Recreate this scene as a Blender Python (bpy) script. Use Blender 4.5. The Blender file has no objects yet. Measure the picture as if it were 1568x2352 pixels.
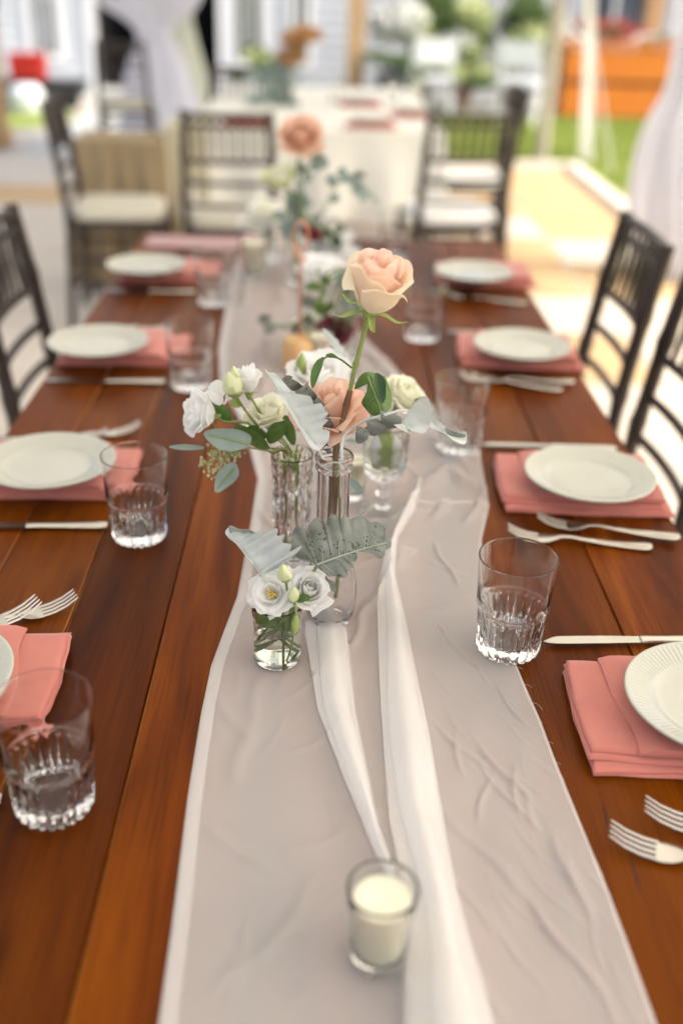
import bpy, math, random
import numpy as np
from mathutils import Vector, Matrix, noise
random.seed(7); rng = np.random.RandomState(3)
sc = bpy.context.scene; col = sc.collection
PI = math.pi
# ------------------------------------------------------------------ camera
F = 2344.0; EYE = np.array([0, 0, 1.41])
yd = np.array([752-784, -70-1176, F]); yd /= np.linalg.norm(yd)
dn = np.array([640-784, 5590-1176, F]); dn -= dn.dot(yd)*yd; dn /= np.linalg.norm(dn)
up = -dn; xr = np.cross(yd, up); M3 = np.array([xr, yd, up])
def at(px, py, z=.75):
    r = M3 @ np.array([px-784, py-1176, F]); t = (z-EYE[2])/r[2]; return Vector(EYE+r*t)
def atY(px, py, Y):
    r = M3 @ np.array([px-784, py-1176, F]); t = Y/r[1]; return Vector(EYE+r*t)
def onplane(px, py, P, n):
    r = Vector(M3 @ np.array([px-784, py-1176, F])); e = Vector(EYE); return e + r*((Vector(P)-e).dot(n)/r.dot(n))
cd = bpy.data.cameras.new('camera'); cam = bpy.data.objects.new('camera', cd); col.objects.link(cam)
cx, cy, cz = Vector(M3 @ np.array([1, 0, 0])), Vector(M3 @ np.array([0, -1, 0])), Vector(M3 @ np.array([0, 0, -1]))
cam.matrix_world = Matrix(((cx.x, cy.x, cz.x, 0), (cx.y, cy.y, cz.y, 0), (cx.z, cy.z, cz.z, 1.41), (0, 0, 0, 1)))
cd.sensor_fit = 'VERTICAL'; cd.sensor_height = 36; cd.sensor_width = 24; cd.lens = 36*F/2352
cd.clip_start = .05; cd.clip_end = 400
cd.dof.use_dof = True; cd.dof.focus_distance = 1.07; cd.dof.aperture_fstop = 1.8
sc.camera = cam
# ------------------------------------------------------------------ light
SUN_EL, SUN_AZ = math.radians(46), math.radians(108)       # azimuth from +Y towards +X
w = bpy.data.worlds.new('World'); sc.world = w; w.use_nodes = True
nt = w.node_tree; bg = nt.nodes['Background']; sky = nt.nodes.new('ShaderNodeTexSky')
sky.sky_type = 'NISHITA'; sky.sun_disc = False; sky.sun_elevation = SUN_EL; sky.sun_rotation = SUN_AZ
sky.air_density = 1.0; sky.dust_density = 6.0; sky.ozone_density = 1.0
nt.links.new(sky.outputs[0], bg.inputs[0]); bg.inputs[1].default_value = .13
sl = bpy.data.lights.new('sun', 'SUN'); sl.energy = .55; sl.angle = math.radians(12); sl.color = (1, .96, .9)
so = bpy.data.objects.new('sun', sl); col.objects.link(so)
so.rotation_euler = Vector((math.sin(SUN_AZ)*math.cos(SUN_EL), math.cos(SUN_AZ)*math.cos(SUN_EL), math.sin(SUN_EL))).to_track_quat('Z', 'Y').to_euler()
so.location = (0, 0, 20)
sc.view_settings.view_transform = 'Standard'; sc.view_settings.look = 'None'
sc.view_settings.exposure = 1.66; sc.view_settings.gamma = 1
sc.render.engine = 'CYCLES'; sc.cycles.use_denoising = True; sc.cycles.max_bounces = 16
sc.cycles.transmission_bounces = 14; sc.cycles.transparent_max_bounces = 24; sc.cycles.diffuse_bounces = 5
sc.cycles.sample_clamp_indirect = 6
# ------------------------------------------------------------------ materials
def mat(name, c1, c2=None, scale=8, rough=.5, bump=0, bscale=60, stretch=(1, 1, 1), transl=0, thin=None, **kw):
    m = bpy.data.materials.new(name); m.use_nodes = True; n = m.node_tree.nodes; l = m.node_tree.links
    p = n['Principled BSDF']; out = n['Material Output']
    p.inputs['Roughness'].default_value = rough
    for k, v in kw.items():
        p.inputs[k.replace('_', ' ')].default_value = v
    tc = n.new('ShaderNodeTexCoord'); mp = n.new('ShaderNodeMapping'); mp.inputs['Scale'].default_value = stretch
    l.new(tc.outputs['Object'], mp.inputs[0])
    colout = None
    if c2 is None: p.inputs['Base Color'].default_value = (*c1, 1)
    else:
        nz = n.new('ShaderNodeTexNoise'); nz.inputs['Scale'].default_value = scale; nz.inputs['Detail'].default_value = 6
        rp = n.new('ShaderNodeValToRGB'); rp.color_ramp.elements[0].position = .32; rp.color_ramp.elements[1].position = .68
        rp.color_ramp.elements[0].color = (*c1, 1); rp.color_ramp.elements[1].color = (*c2, 1)
        l.new(mp.outputs[0], nz.inputs[0]); l.new(nz.outputs[0], rp.inputs[0]); l.new(rp.outputs[0], p.inputs['Base Color']); colout = rp.outputs[0]
    if bump:
        b = n.new('ShaderNodeBump'); nb = n.new('ShaderNodeTexNoise'); nb.inputs['Scale'].default_value = bscale; nb.inputs['Detail'].default_value = 4
        b.inputs['Strength'].default_value = bump; b.inputs['Distance'].default_value = .002
        l.new(mp.outputs[0], nb.inputs[0]); l.new(nb.outputs[0], b.inputs['Height']); l.new(b.outputs[0], p.inputs['Normal'])
    last = p.outputs[0]
    if transl:
        t = n.new('ShaderNodeBsdfTranslucent'); mx = n.new('ShaderNodeMixShader'); mx.inputs[0].default_value = transl
        if colout: l.new(colout, t.inputs[0])
        else: t.inputs[0].default_value = (*c1, 1)
        l.new(last, mx.inputs[1]); l.new(t.outputs[0], mx.inputs[2]); last = mx.outputs[0]
    if thin:
        t = n.new('ShaderNodeBsdfTransparent'); mx = n.new('ShaderNodeMixShader'); mx.inputs[0].default_value = thin
        l.new(last, mx.inputs[1]); l.new(t.outputs[0], mx.inputs[2]); last = mx.outputs[0]
    l.new(last, out.inputs[0]); return m
def wood_mat(name, dark, mid, light, sx=1, rough=.30, coat=.0):
    m = bpy.data.materials.new(name); m.use_nodes = True; n = m.node_tree.nodes; l = m.node_tree.links; p = n['Principled BSDF']
    tc = n.new('ShaderNodeTexCoord'); oi = n.new('ShaderNodeObjectInfo')
    add = n.new('ShaderNodeVectorMath'); add.operation = 'ADD'; mul = n.new('ShaderNodeVectorMath'); mul.operation = 'SCALE'
    cmb = n.new('ShaderNodeCombineXYZ')
    for i in range(3): l.new(oi.outputs['Random'], cmb.inputs[i])
    l.new(cmb.outputs[0], mul.inputs[0]); mul.inputs['Scale'].default_value = 37
    l.new(tc.outputs['Object'], add.inputs[0]); l.new(mul.outputs[0], add.inputs[1])
    mp = n.new('ShaderNodeMapping'); mp.inputs['Scale'].default_value = (5*sx, .6*sx, 5*sx); l.new(add.outputs[0], mp.inputs[0])
    n1 = n.new('ShaderNodeTexNoise'); n1.inputs['Scale'].default_value = 2.2; n1.inputs['Detail'].default_value = 8; n1.inputs['Distortion'].default_value = .9
    l.new(mp.outputs[0], n1.inputs[0])
    rp = n.new('ShaderNodeValToRGB'); e = rp.color_ramp.elements; e[0].position = .3; e[0].color = (*dark, 1); e[1].position = .72; e[1].color = (*light, 1)
    k = e.new(.5); k.color = (*mid, 1); l.new(n1.outputs[0], rp.inputs[0])
    mp2 = n.new('ShaderNodeMapping'); mp2.inputs['Scale'].default_value = (170*sx, 5*sx, 60); l.new(add.outputs[0], mp2.inputs[0])
    n2 = n.new('ShaderNodeTexNoise'); n2.inputs['Scale'].default_value = 1.6; n2.inputs['Detail'].default_value = 5; l.new(mp2.outputs[0], n2.inputs[0])
    r2 = n.new('ShaderNodeValToRGB'); r2.color_ramp.elements[0].position = .35; r2.color_ramp.elements[0].color = (.45, .38, .34, 1)
    r2.color_ramp.elements[1].position = .52; r2.color_ramp.elements[1].color = (1, 1, 1, 1); l.new(n2.outputs[0], r2.inputs[0])
    mx = n.new('ShaderNodeMix'); mx.data_type = 'RGBA'; mx.blend_type = 'MULTIPLY'; mx.inputs[0].default_value = .42
    l.new(rp.outputs[0], mx.inputs[6]); l.new(r2.outputs[0], mx.inputs[7])
    # per-plank tone
    vo = n.new('ShaderNodeTexVoronoi'); vo.inputs['Scale'].default_value = 1; mpv = n.new('ShaderNodeMapping'); mpv.inputs['Scale'].default_value = (9*sx, 2.6*sx, 1); l.new(add.outputs[0], mpv.inputs[0]); l.new(mpv.outputs[0], vo.inputs[0])
    rv = n.new('ShaderNodeValToRGB'); rv.color_ramp.elements[0].position = .03; rv.color_ramp.elements[0].color = (.25, .18, .15, 1); rv.color_ramp.elements[1].position = .13; rv.color_ramp.elements[1].color = (1, 1, 1, 1); l.new(vo.outputs['Distance'], rv.inputs[0])
    mk = n.new('ShaderNodeMix'); mk.data_type = 'RGBA'; mk.blend_type = 'MULTIPLY'; mk.inputs[0].default_value = .75; l.new(mx.outputs[2], mk.inputs[6]); l.new(rv.outputs[0], mk.inputs[7]); mx = mk
    sp_ = n.new('ShaderNodeSeparateColor'); l.new(oi.outputs['Color'], sp_.inputs[0]); mr = sp_
    hs = n.new('ShaderNodeHueSaturation'); l.new(mr.outputs[0], hs.inputs['Value']); l.new(mx.outputs[2], hs.inputs['Color']); l.new(hs.outputs[0], p.inputs['Base Color'])
    b = n.new('ShaderNodeBump'); b.inputs['Strength'].default_value = .12; b.inputs['Distance'].default_value = .001; l.new(n2.outputs[0], b.inputs['Height']); l.new(b.outputs[0], p.inputs['Normal'])
    n3 = n.new('ShaderNodeTexNoise'); n3.inputs['Scale'].default_value = 6; l.new(tc.outputs['Object'], n3.inputs[0])
    m3 = n.new('ShaderNodeMapRange'); m3.inputs[3].default_value = rough-.08; m3.inputs[4].default_value = rough+.14; l.new(n3.outputs[0], m3.inputs[0]); l.new(m3.outputs[0], p.inputs['Roughness'])
    p.inputs['Coat Weight'].default_value = coat; p.inputs['Specular IOR Level'].default_value = .07; p.inputs['Coat Roughness'].default_value = .25
    return m
def dusty_mat(name, c1, c2, spot, spots=True):
    m = mat(name, c1, c2, scale=60, rough=.85, bump=.5, bscale=900, transl=.12, Sheen_Weight=.15, Sheen_Roughness=.5)
    if spots:
        n = m.node_tree.nodes; l = m.node_tree.links; p = n['Principled BSDF']; src = p.inputs['Base Color'].links[0].from_socket
        tc = n.new('ShaderNodeTexCoord'); v = n.new('ShaderNodeTexNoise'); v.inputs['Scale'].default_value = 330; v.inputs['Detail'].default_value = 2; l.new(tc.outputs['Object'], v.inputs[0])
        v2 = n.new('ShaderNodeTexNoise'); v2.inputs['Scale'].default_value = 38; l.new(tc.outputs['Object'], v2.inputs[0])
        ad = n.new('ShaderNodeMath'); ad.operation = 'ADD'; mu = n.new('ShaderNodeMath'); mu.operation = 'MULTIPLY'; mu.inputs[1].default_value = .55
        l.new(v2.outputs[0], mu.inputs[0]); l.new(v.outputs[0], ad.inputs[0]); l.new(mu.outputs[0], ad.inputs[1])
        r = n.new('ShaderNodeValToRGB'); r.color_ramp.elements[0].position = .92; r.color_ramp.elements[1].position = .96; l.new(ad.outputs[0], r.inputs[0])
        mx = n.new('ShaderNodeMix'); mx.data_type = 'RGBA'; l.new(r.outputs[0], mx.inputs[0]); l.new(src, mx.inputs[6]); mx.inputs[7].default_value = (*spot, 1)
        l.new(mx.outputs[2], p.inputs['Base Color'])
    return m
def glass_mat(name, tint=(1, 1, 1), ior=1.5, rough=0):
    m = bpy.data.materials.new(name); m.use_nodes = True; n = m.node_tree.nodes; l = m.node_tree.links
    n.remove(n['Principled BSDF']); g = n.new('ShaderNodeBsdfGlass'); g.inputs['Color'].default_value = (*tint, 1); g.inputs['Roughness'].default_value = rough
    g.inputs['IOR'].default_value = ior; l.new(g.outputs[0], n['Material Output'].inputs[0]); return m
MT = dict(
 plank=wood_mat('table_wood', (.060, .011, .0008), (.150, .033, .0015), (.25, .066, .0025)),
 gold=mat('worn_plank_edge', (.42, .16, .025), (.14, .04, .006), scale=14, rough=.4, stretch=(1, .3, 1)),
 apron=wood_mat('table_apron_wood', (.05, .014, .005), (.12, .035, .01), (.2, .06, .015)),
 sheer=mat('sheer_chiffon', (.85, .83, .80), (.89, .87, .84), scale=14, rough=.75, bump=.12, bscale=900, transl=.12, thin=.57, Sheen_Weight=.3),
 napkin=mat('coral_linen', (.50, .162, .127), (.56, .19, .15), scale=30, rough=.85, bump=.25, bscale=1400, Sheen_Weight=.25),
 plate=mat('ivory_ceramic', (.45, .455, .385), (.48, .485, .415), scale=6, rough=.12, Coat_Weight=.4, Coat_Roughness=.08),
 steel=mat('cutlery_steel', (.54, .51, .45), (.60, .57, .51), scale=20, rough=.2, bump=.05, bscale=500, Metallic=1),
 glass=glass_mat('clear_glass', (.992, .995, .992), 1.43), greyglass=glass_mat('greyish_glass', (.975, .982, .975)), pinkglass=glass_mat('faint_pink_glass', (.99, .985, .985)),
 water=glass_mat('water', (.97, .985, .95), 1.33),
 wax=mat('cream_wax', (.86, .81, .63), (.88, .84, .68), scale=12, rough=.45, Subsurface_Weight=.35, Subsurface_Scale=.02),
 wick=mat('wick', (.5, .45, .35), rough=.9),
 chair=mat('dark_chair_lacquer', (.018, .011, .008), (.035, .020, .014), scale=20, rough=.4, Coat_Weight=.1),
 cushion=mat('shaded_ivory_cushion', (.55, .52, .42), (.60, .57, .47), scale=10, rough=.9, bump=.2, bscale=200),  # ivory darkened in the base colour to stand for chairs in shade
 whitecush=mat('white_cushion', (.80, .80, .77), (.84, .84, .82), scale=10, rough=.9),
 cloth=mat('ivory_tablecloth', (.74, .73, .66), (.79, .78, .72), scale=6, rough=.85, bump=.2, bscale=300),
 khaki=mat('khaki_tablecloth', (.30, .225, .13), (.35, .27, .16), scale=6, rough=.9, bump=.2, bscale=300),
 khaki2=mat('pale_khaki_cloth', (.52, .48, .34), (.56, .52, .38), scale=6, rough=.9),
 tulle=mat('white_tulle', (.86, .86, .91), (.90, .90, .94), scale=5, rough=.8, transl=.5, thin=.15),
 gauze=mat('ivory_gauze', (.72, .74, .62), (.78, .80, .70), scale=5, rough=.8, transl=.4, thin=.2),
 canopy=mat('tent_canopy', (.79, .76, .69), (.81, .78, .71), scale=2, rough=.7, transl=.48),
 stem=mat('green_stem', (.16, .22, .05), (.22, .27, .08), scale=40, rough=.5),
 redstem=mat('red_brown_stem', (.13, .055, .03), (.20, .12, .05), scale=40, rough=.5),
 leaf=mat('rose_leaf', (.075, .15, .03), (.12, .21, .05), scale=50, rough=.4, bump=.3, bscale=250, transl=.2),
 dkleaf=mat('dark_leaf', (.03, .075, .03), (.06, .11, .04), scale=50, rough=.5, transl=.15),
 sepal=mat('sepal_green', (.26, .36, .09), (.36, .44, .14), scale=80, rough=.5, transl=.2),
 euc=mat('eucalyptus_leaf', (.24, .32, .29), (.31, .39, .35), scale=40, rough=.6, bump=.2, bscale=200, transl=.15),
 seed=mat('eucalyptus_seed', (.36, .40, .20), (.48, .48, .28), scale=90, rough=.6),
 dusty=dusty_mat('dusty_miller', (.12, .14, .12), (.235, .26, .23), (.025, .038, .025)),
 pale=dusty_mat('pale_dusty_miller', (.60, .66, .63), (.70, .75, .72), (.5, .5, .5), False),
 veinm=mat('leaf_vein', (.30, .36, .28), (.38, .44, .36), scale=60, rough=.8),
 peach=mat('peach_petal', (.93, .66, .54), (.94, .83, .70), scale=34, rough=.55, transl=.48, Sheen_Weight=.3, bump=.15, bscale=120),
 cream=mat('cream_petal', (.93, .87, .66), (.93, .78, .64), scale=34, rough=.55, transl=.48, Sheen_Weight=.3, bump=.15, bscale=120),
 coral=mat('coral_petal', (.92, .57, .47), (.93, .74, .63), scale=34, rough=.55, transl=.48, Sheen_Weight=.3),
 orange=mat('orange_petal', (.80, .50, .36), (.85, .62, .48), scale=18, rough=.6, transl=.3),
 white=mat('white_petal', (.91, .92, .90), (.93, .93, .92), scale=20, rough=.6, transl=.45, Sheen_Weight=.3, bump=.2, bscale=140),
 ivory=mat('ivory_petal', (.88, .88, .72), (.90, .90, .78), scale=20, rough=.6, transl=.35),
 bud=mat('bud_green_white', (.70, .76, .42), (.82, .86, .60), scale=30, rough=.5, transl=.3),
 yellow=mat('yellow_stamen', (.75, .50, .06), rough=.6),
 burg=mat('burgundy_petal', (.12, .008, .018), (.22, .02, .04), scale=20, rough=.6, transl=.15),
 rust=mat('rust_petal', (.50, .26, .12), (.58, .38, .18), scale=20, rough=.7, transl=.2),
 copper=mat('copper_wire', (.80, .38, .24), rough=.3, Metallic=1), lightwood=mat('golden_wood_block', (.58, .34, .14), (.66, .42, .19), scale=10, rough=.5, stretch=(8, 8, 1)),
 paver_cream=mat('cream_paver', (.60, .53, .44), (.68, .61, .52), scale=9, rough=.9, bump=.5, bscale=80),
 paver_tan=mat('tan_paver', (.56, .37, .19), (.60, .43, .24), scale=9, rough=.9, bump=.5, bscale=80),
 joint=mat('paver_bedding', (.66, .60, .52), (.72, .66, .58), scale=20, rough=.95),
 ground=mat('pale_ground', (.44, .40, .35), (.52, .48, .42), scale=3, rough=.95, bump=.3, bscale=40),
 pathm=mat('grey_path', (.46, .47, .44), (.52, .53, .49), scale=5, rough=.95),
 lawn=mat('lawn', (.22, .29, .055), (.30, .36, .08), scale=3, rough=.9, bump=.6, bscale=90),
 grass=mat('grass_blades', (.23, .30, .05), (.32, .38, .09), scale=3, rough=.7, transl=.3),
 siding=mat('white_siding', (.50, .53, .555), (.55, .575, .60), scale=3, rough=.7), trim=mat('white_trim', (.80, .81, .81), rough=.5),
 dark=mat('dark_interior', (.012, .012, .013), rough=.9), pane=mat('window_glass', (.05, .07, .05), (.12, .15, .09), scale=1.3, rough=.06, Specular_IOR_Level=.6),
 bluepane=mat('blue_window_glass', (.05, .06, .08), (.10, .13, .16), scale=2, rough=.08),
 post=wood_mat('tan_post_wood', (.38, .24, .12), (.46, .31, .17), (.54, .38, .22), rough=.6, coat=0),
 pole=mat('weathered_pole', (.34, .32, .25), (.42, .39, .31), scale=8, rough=.8, stretch=(6, 6, .6)),
 strap=mat('white_strap', (.50, .50, .47), (.56, .56, .53), scale=20, rough=.8),
 oran=mat('orange_board', (.56, .155, .010), (.62, .19, .015), scale=5, rough=.6, stretch=(.5, 1, 3)),
 black=mat('black_plastic', (.015, .015, .016), rough=.5), red=mat('red_plastic', (.42, .014, .006), (.50, .02, .008), scale=5, rough=.45),
 redflower=mat('red_flowers', (.35, .03, .02), (.5, .07, .04), scale=20, rough=.7),
 bushleaf=mat('bush_leaf', (.07, .13, .035), (.14, .21, .06), scale=2, rough=.6, transl=.3), limeleaf=mat('lime_bloom', (.50, .58, .24), (.68, .72, .42), scale=3, rough=.7, transl=.3),
 graypot=mat('dark_grey_pot', (.05, .052, .06), rough=.7), plasticwhite=mat('white_plastic', (.80, .83, .88), rough=.4),
 purple=mat('mauve_reflection', (.42, .27, .27), (.46, .30, .30), scale=10, rough=.85),
)
# ------------------------------------------------------------------ mesh tools
class MB:
    def __init__(s): s.v = []; s.f = []; s.mi = []
    def quadgrid(s, P, closeu=False, closev=False, mi=0):
        """P[i][j] points"""
        b = len(s.v); nu = len(P); nv = len(P[0])
        for r in P: s.v += [tuple(p) for p in r]
        for i in range(nu if closeu else nu-1):
            for j in range(nv if closev else nv-1):
                i2 = (i+1) % nu; j2 = (j+1) % nv
                s.f.append((b+i*nv+j, b+i*nv+j2, b+i2*nv+j2, b+i2*nv+j)); s.mi.append(mi)
        return s
    def face(s, pts, mi=0):
        b = len(s.v); s.v += [tuple(p) for p in pts]; s.f.append(tuple(range(b, b+len(pts)))); s.mi.append(mi); return s
    def box(s, x0, x1, y0, y1, z0, z1, mi=0):
        b = len(s.v)
        s.v += [(x0, y0, z0), (x1, y0, z0), (x1, y1, z0), (x0, y1, z0), (x0, y0, z1), (x1, y0, z1), (x1, y1, z1), (x0, y1, z1)]
        for q in ((0, 3, 2, 1), (4, 5, 6, 7), (0, 1, 5, 4), (1, 2, 6, 5), (2, 3, 7, 6), (3, 0, 4, 7)):
            s.f.append(tuple(b+i for i in q)); s.mi.append(mi)
        return s
    def tube(s, pts, rad, n=8, cap=True, mi=0, flat=1):
        pts = [Vector(p) for p in pts]; N = len(pts)
        if not hasattr(rad, '__len__'): rad = [rad]*N
        rings = []; u = None
        for i, p in enumerate(pts):
            t = (pts[min(i+1, N-1)]-pts[max(i-1, 0)]).normalized()
            if u is None: u = t.orthogonal().normalized()
            u = (u-t*u.dot(t)).normalized(); v = t.cross(u)
            rings.append([p+(u*math.cos(a)*flat+v*math.sin(a))*rad[i] for a in [2*PI*k/n for k in range(n)]])
        s.quadgrid(rings, closev=True, mi=mi)
        if cap: s.face(rings[0][::-1], mi); s.face(rings[-1], mi)
        return s
    def lathe(s, prof, n=48, amp=None, c=(0, 0, 0), capa=False, capb=False):
        rings = []
        for k, (r, z) in enumerate(prof):
            row = []
            for i in range(n):
                a = 2*PI*i/n; rr = r+(amp(k, a, r, z) if amp else 0)
                row.append((c[0]+rr*math.cos(a), c[1]+rr*math.sin(a), c[2]+z))
            rings.append(row)
        s.quadgrid(rings, closev=True)
        b = len(s.v)-n*len(prof)
        if capa: s.f.append(tuple(range(b, b+n))[::-1]); s.mi.append(0)
        if capb: s.f.append(tuple(range(b+n*(len(prof)-1), b+n*len(prof)))); s.mi.append(0)
        return s
    def mesh(s, name, mats, smooth=True, ang=None):
        me = bpy.data.meshes.new(name); me.from_pydata(s.v, [], s.f)
        if not isinstance(mats, (list, tuple)): mats = [mats]
        for m in mats: me.materials.append(MT[m] if isinstance(m, str) else m)
        me.polygons.foreach_set('material_index', s.mi)
        me.polygons.foreach_set('use_smooth', [smooth]*len(s.f))
        me.update()
        if ang: 
            try: me.set_sharp_from_angle(angle=math.radians(ang))
            except Exception: pass
        return me
    def build(s, name, mats, parent=None, smooth=True, ang=35, fix=True):
        me = s.mesh(name, mats, smooth, ang if smooth else None)
        if fix:
            import bmesh
            bm = bmesh.new(); bm.from_mesh(me); bmesh.ops.recalc_face_normals(bm, faces=bm.faces); bm.to_mesh(me); bm.free()
        o = bpy.data.objects.new(name, me); col.objects.link(o)
        if parent: o.parent = parent
        return o
def tag(o, label=None, cat=None, group=None, kind=None):
    if label: o['label'] = label
    if cat: o['category'] = cat
    if group: o['group'] = group
    if kind: o['kind'] = kind
    return o
def thing(name, label, cat, loc=(0, 0, 0), rz=0, group=None):
    o = bpy.data.objects.new(name, None); o.empty_display_size = .05; col.objects.link(o)
    o.location = loc; o.rotation_euler = (0, 0, rz); return tag(o, label, cat, group)
def copy_tree(o, loc=None, rz=None, label=None, group=None):
    c = o.copy(); col.objects.link(c)
    if loc is not None: c.location = loc
    if rz is not None: c.rotation_euler = (0, 0, rz)
    if label: c['label'] = label
    if group: c['group'] = group
    for ch in list(o.children):
        d = ch.copy(); col.objects.link(d); d.parent = c
        for g in list(ch.children):
            e = g.copy(); col.objects.link(e); e.parent = d
    return c
def bez(ps, n=12):
    ps = [Vector(p) for p in ps]; out = []
    for i in range(n+1):
        t = i/n*(len(ps)-1); k = min(int(t), len(ps)-2); u = t-k
        p0 = ps[max(k-1, 0)]; p1 = ps[k]; p2 = ps[k+1]; p3 = ps[min(k+2, len(ps)-1)]
        out.append(.5*((2*p1)+(p2-p0)*u+(2*p0-5*p1+4*p2-p3)*u*u+(3*p1-p0-3*p2+p3)*u**3))
    return out
# ------------------------------------------------------------------ ground, floor
def struct(name, mb, m, smooth=False): return tag(mb.build(name, m, smooth=smooth), kind='structure')
struct('ground', MB().face([(-90, -40, -.02), (90, -40, -.02), (90, 160, -.02), (-90, 160, -.02)]), 'ground')
fl = struct('paved_floor', MB().box(-4.3, 2.0, -.6, 8.76, -.045, -.008), 'joint')
S = .62
slabs = {k: MB().box(-S/2+.014, S/2-.014, -S/2+.014, S/2-.014, -.02, .0).mesh('paver', k, False) for k in ('paver_cream', 'paver_tan')}
for i in range(10):
    for j in range(15):
        X = 1.98-S/2-i*S; Y = 8.74-S/2-j*S
        tan = (X > .6 and 5.1 < Y < 8.9 and (i+j) % 5 != 4) or (X < -1.9 and Y > 4.5 and (i*3+j) % 4 == 0) or (X > .6 and Y < 5 and (i+2*j) % 5 == 0)
        o = bpy.data.objects.new('paver', slabs['paver_tan' if tan else 'paver_cream']); col.objects.link(o)
        o.location = (X, Y, random.uniform(-.002, .002)); o.parent = fl
struct('stone_kerb', MB().box(2.002, 2.12, -.6, 8.88, -.05, .05).box(.9, 2.0, 8.764, 8.88, -.05, .05), 'joint')
struct('lawn_right', MB().face([(-.2, 8.9, -.012), (2.14, 8.9, -.012), (2.14, 1, -.012), (14, 1, -.012), (14, 12.4, -.012), (-.2, 12.4, -.012)]), 'lawn')
struct('lawn_left', MB().face([(-9, 8.2, -.012), (-4.4, 8.2, -.012), (-4.4, 9.1, -.012), (-2.55, 10.6, -.012), (-2.6, 11.6, -.012), (-9, 11.6, -.012)]), 'lawn')
struct('garden_path', MB().face([(-2.5, 8.78, -.008), (-.3, 8.78, -.008), (-.3, 14.1, -.008), (-2.5, 14.1, -.008)]), 'pathm')
def grass(x0, x1, y0, y1, n, name):
    mb = MB()
    for _ in range(n):
        x = random.uniform(x0, x1); y = random.uniform(y0, y1); a = random.uniform(0, PI); h = random.uniform(.03, .07); dx = math.cos(a)*.006; dy = math.sin(a)*.006
        lx, ly = random.gauss(0, .015), random.gauss(0, .015)
        mb.face([(x-dx, y-dy, -.012), (x+dx, y+dy, -.012), (x+lx, y+ly, h)])
    o = mb.build(name, 'grass', fix=False, smooth=False); return tag(o, 'short mown grass growing on the lawn', 'grass', kind='stuff')
grass(2.14, 6, 5.0, 12.3, 28000, 'lawn_grass'); grass(-.1, 2.14, 8.92, 12.3, 14000, 'lawn_grass')
# ------------------------------------------------------------------ building behind
B = thing('house', 'white sided house behind the patio with dark doorway and windows', 'house', (0, 14.2, 0))
def wallbox(x0, x1, z0=-.02, z1=3.0, m='siding'):
    mb = MB(); z = z0
    while z < z1-.01:                                  # clapboards with real laps
        zz = min(z+.13, z1); b = len(mb.v)
        mb.v += [(x0, -.02, z), (x1, -.02, z), (x1, 0, zz), (x0, 0, zz), (x0, .12, z), (x1, .12, z), (x1, .12, zz), (x0, .12, zz)]
        for q in ((0, 1, 2, 3), (4, 7, 6, 5), (0, 3, 7, 4), (1, 5, 6, 2), (0, 4, 5, 1)): mb.f.append(tuple(b+i for i in q)); mb.mi.append(0)
        z = zz
    mb.build('wall', m, B, smooth=False)
def window(x0, x1, z0, z1, pm='pane', mull=1):
    f = MB(); t = .07
    f.box(x0, x0+t, -.05, .1, z0, z1).box(x1-t, x1, -.05, .1, z0, z1).box(x0+t, x1-t, -.05, .1, z0, z0+t).box(x0+t, x1-t, -.05, .1, z1-t, z1)
    for k in range(mull):
        xm = x0+(x1-x0)*(k+1)/(mull+1); f.box(xm-.02, xm+.02, -.03, .05, z0+t, z1-t)
    fo = f.build('window', 'trim', B, smooth=False)
    MB().box(x0+t-.01, x1-t+.01, .02, .03, z0+t-.01, z1-t+.01).build('pane', pm, fo, smooth=False)
segs = [(-14, -3.75, 'w'), (-3.75, -3.3, 'n'), (-3.3, -2.9, 'w'), (-2.9, -1.35, 'd'), (-1.35, -1.2, 'w'), (-1.2, -.75, 'n'), (-.75, -.48, 'w'), (-.48, -.16, 'n'), (-.16, 2.1, 'w'), (2.1, 2.75, 'n'), (2.75, 3.1, 'w'), (3.1, 4.1, 'n'), (4.1, 4.35, 'w'), (4.35, 5.4, 'n'), (5.4, 14, 'w')]
for x0, x1, k in segs:
    if k == 'w': wallbox(x0, x1)
    elif k == 'n':
        zb = .28 if x0 < 2 else .7
        wallbox(x0, x1, -.02, zb); wallbox(x0, x1, 2.2, 3.0); window(x0, x1, zb, 2.2, 'pane' if -2 < x0 < 2 else 'bluepane')
    else:
        wallbox(x0, x1, 2.3, 3.0)
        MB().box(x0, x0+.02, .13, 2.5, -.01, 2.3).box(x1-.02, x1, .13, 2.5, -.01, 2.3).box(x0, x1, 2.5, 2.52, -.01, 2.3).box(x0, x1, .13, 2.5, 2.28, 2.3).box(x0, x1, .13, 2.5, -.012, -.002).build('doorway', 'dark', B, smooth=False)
        MB().box(x0-.1, x0, -.05, .0, 0, 2.4).box(x1, x1+.1, -.05, .0, 0, 2.4).box(x0, x1, -.05, .0, 2.3, 2.4).build('door_frame', 'trim', B, smooth=False)
MB().face([(-15, -.4, 2.9), (15, -.4, 2.9), (15, 4, 4.6), (-15, 4, 4.6)]).face([(-15, -.4, 2.8), (15, -.4, 2.8), (15, -.4, 2.9), (-15, -.4, 2.9)]).build('roof', 'pole', B, smooth=False)
MB().box(-14, 14, -1.5, -.06, -.02, .0).build('porch_floor', 'pathm', B, smooth=False)
def woodpost(x, y, wd, h, label, m='post'):
    o = MB().box(-wd/2, wd/2, -wd/2, wd/2, 0, h).box(-wd/2-.02, wd/2+.02, -wd/2-.02, wd/2+.02, 0, .12).build('wooden_post', m, smooth=False)
    o.location = (x, y, 0); return tag(o, label, 'post')
woodpost(.345, 12.9, .2, 2.9, 'tan square porch post in front of the white siding')
p = atY(1495, 60, 13.2); woodpost(p.x, 13.2, .2, 2.9, 'tan square post standing behind the orange planter')
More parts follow.
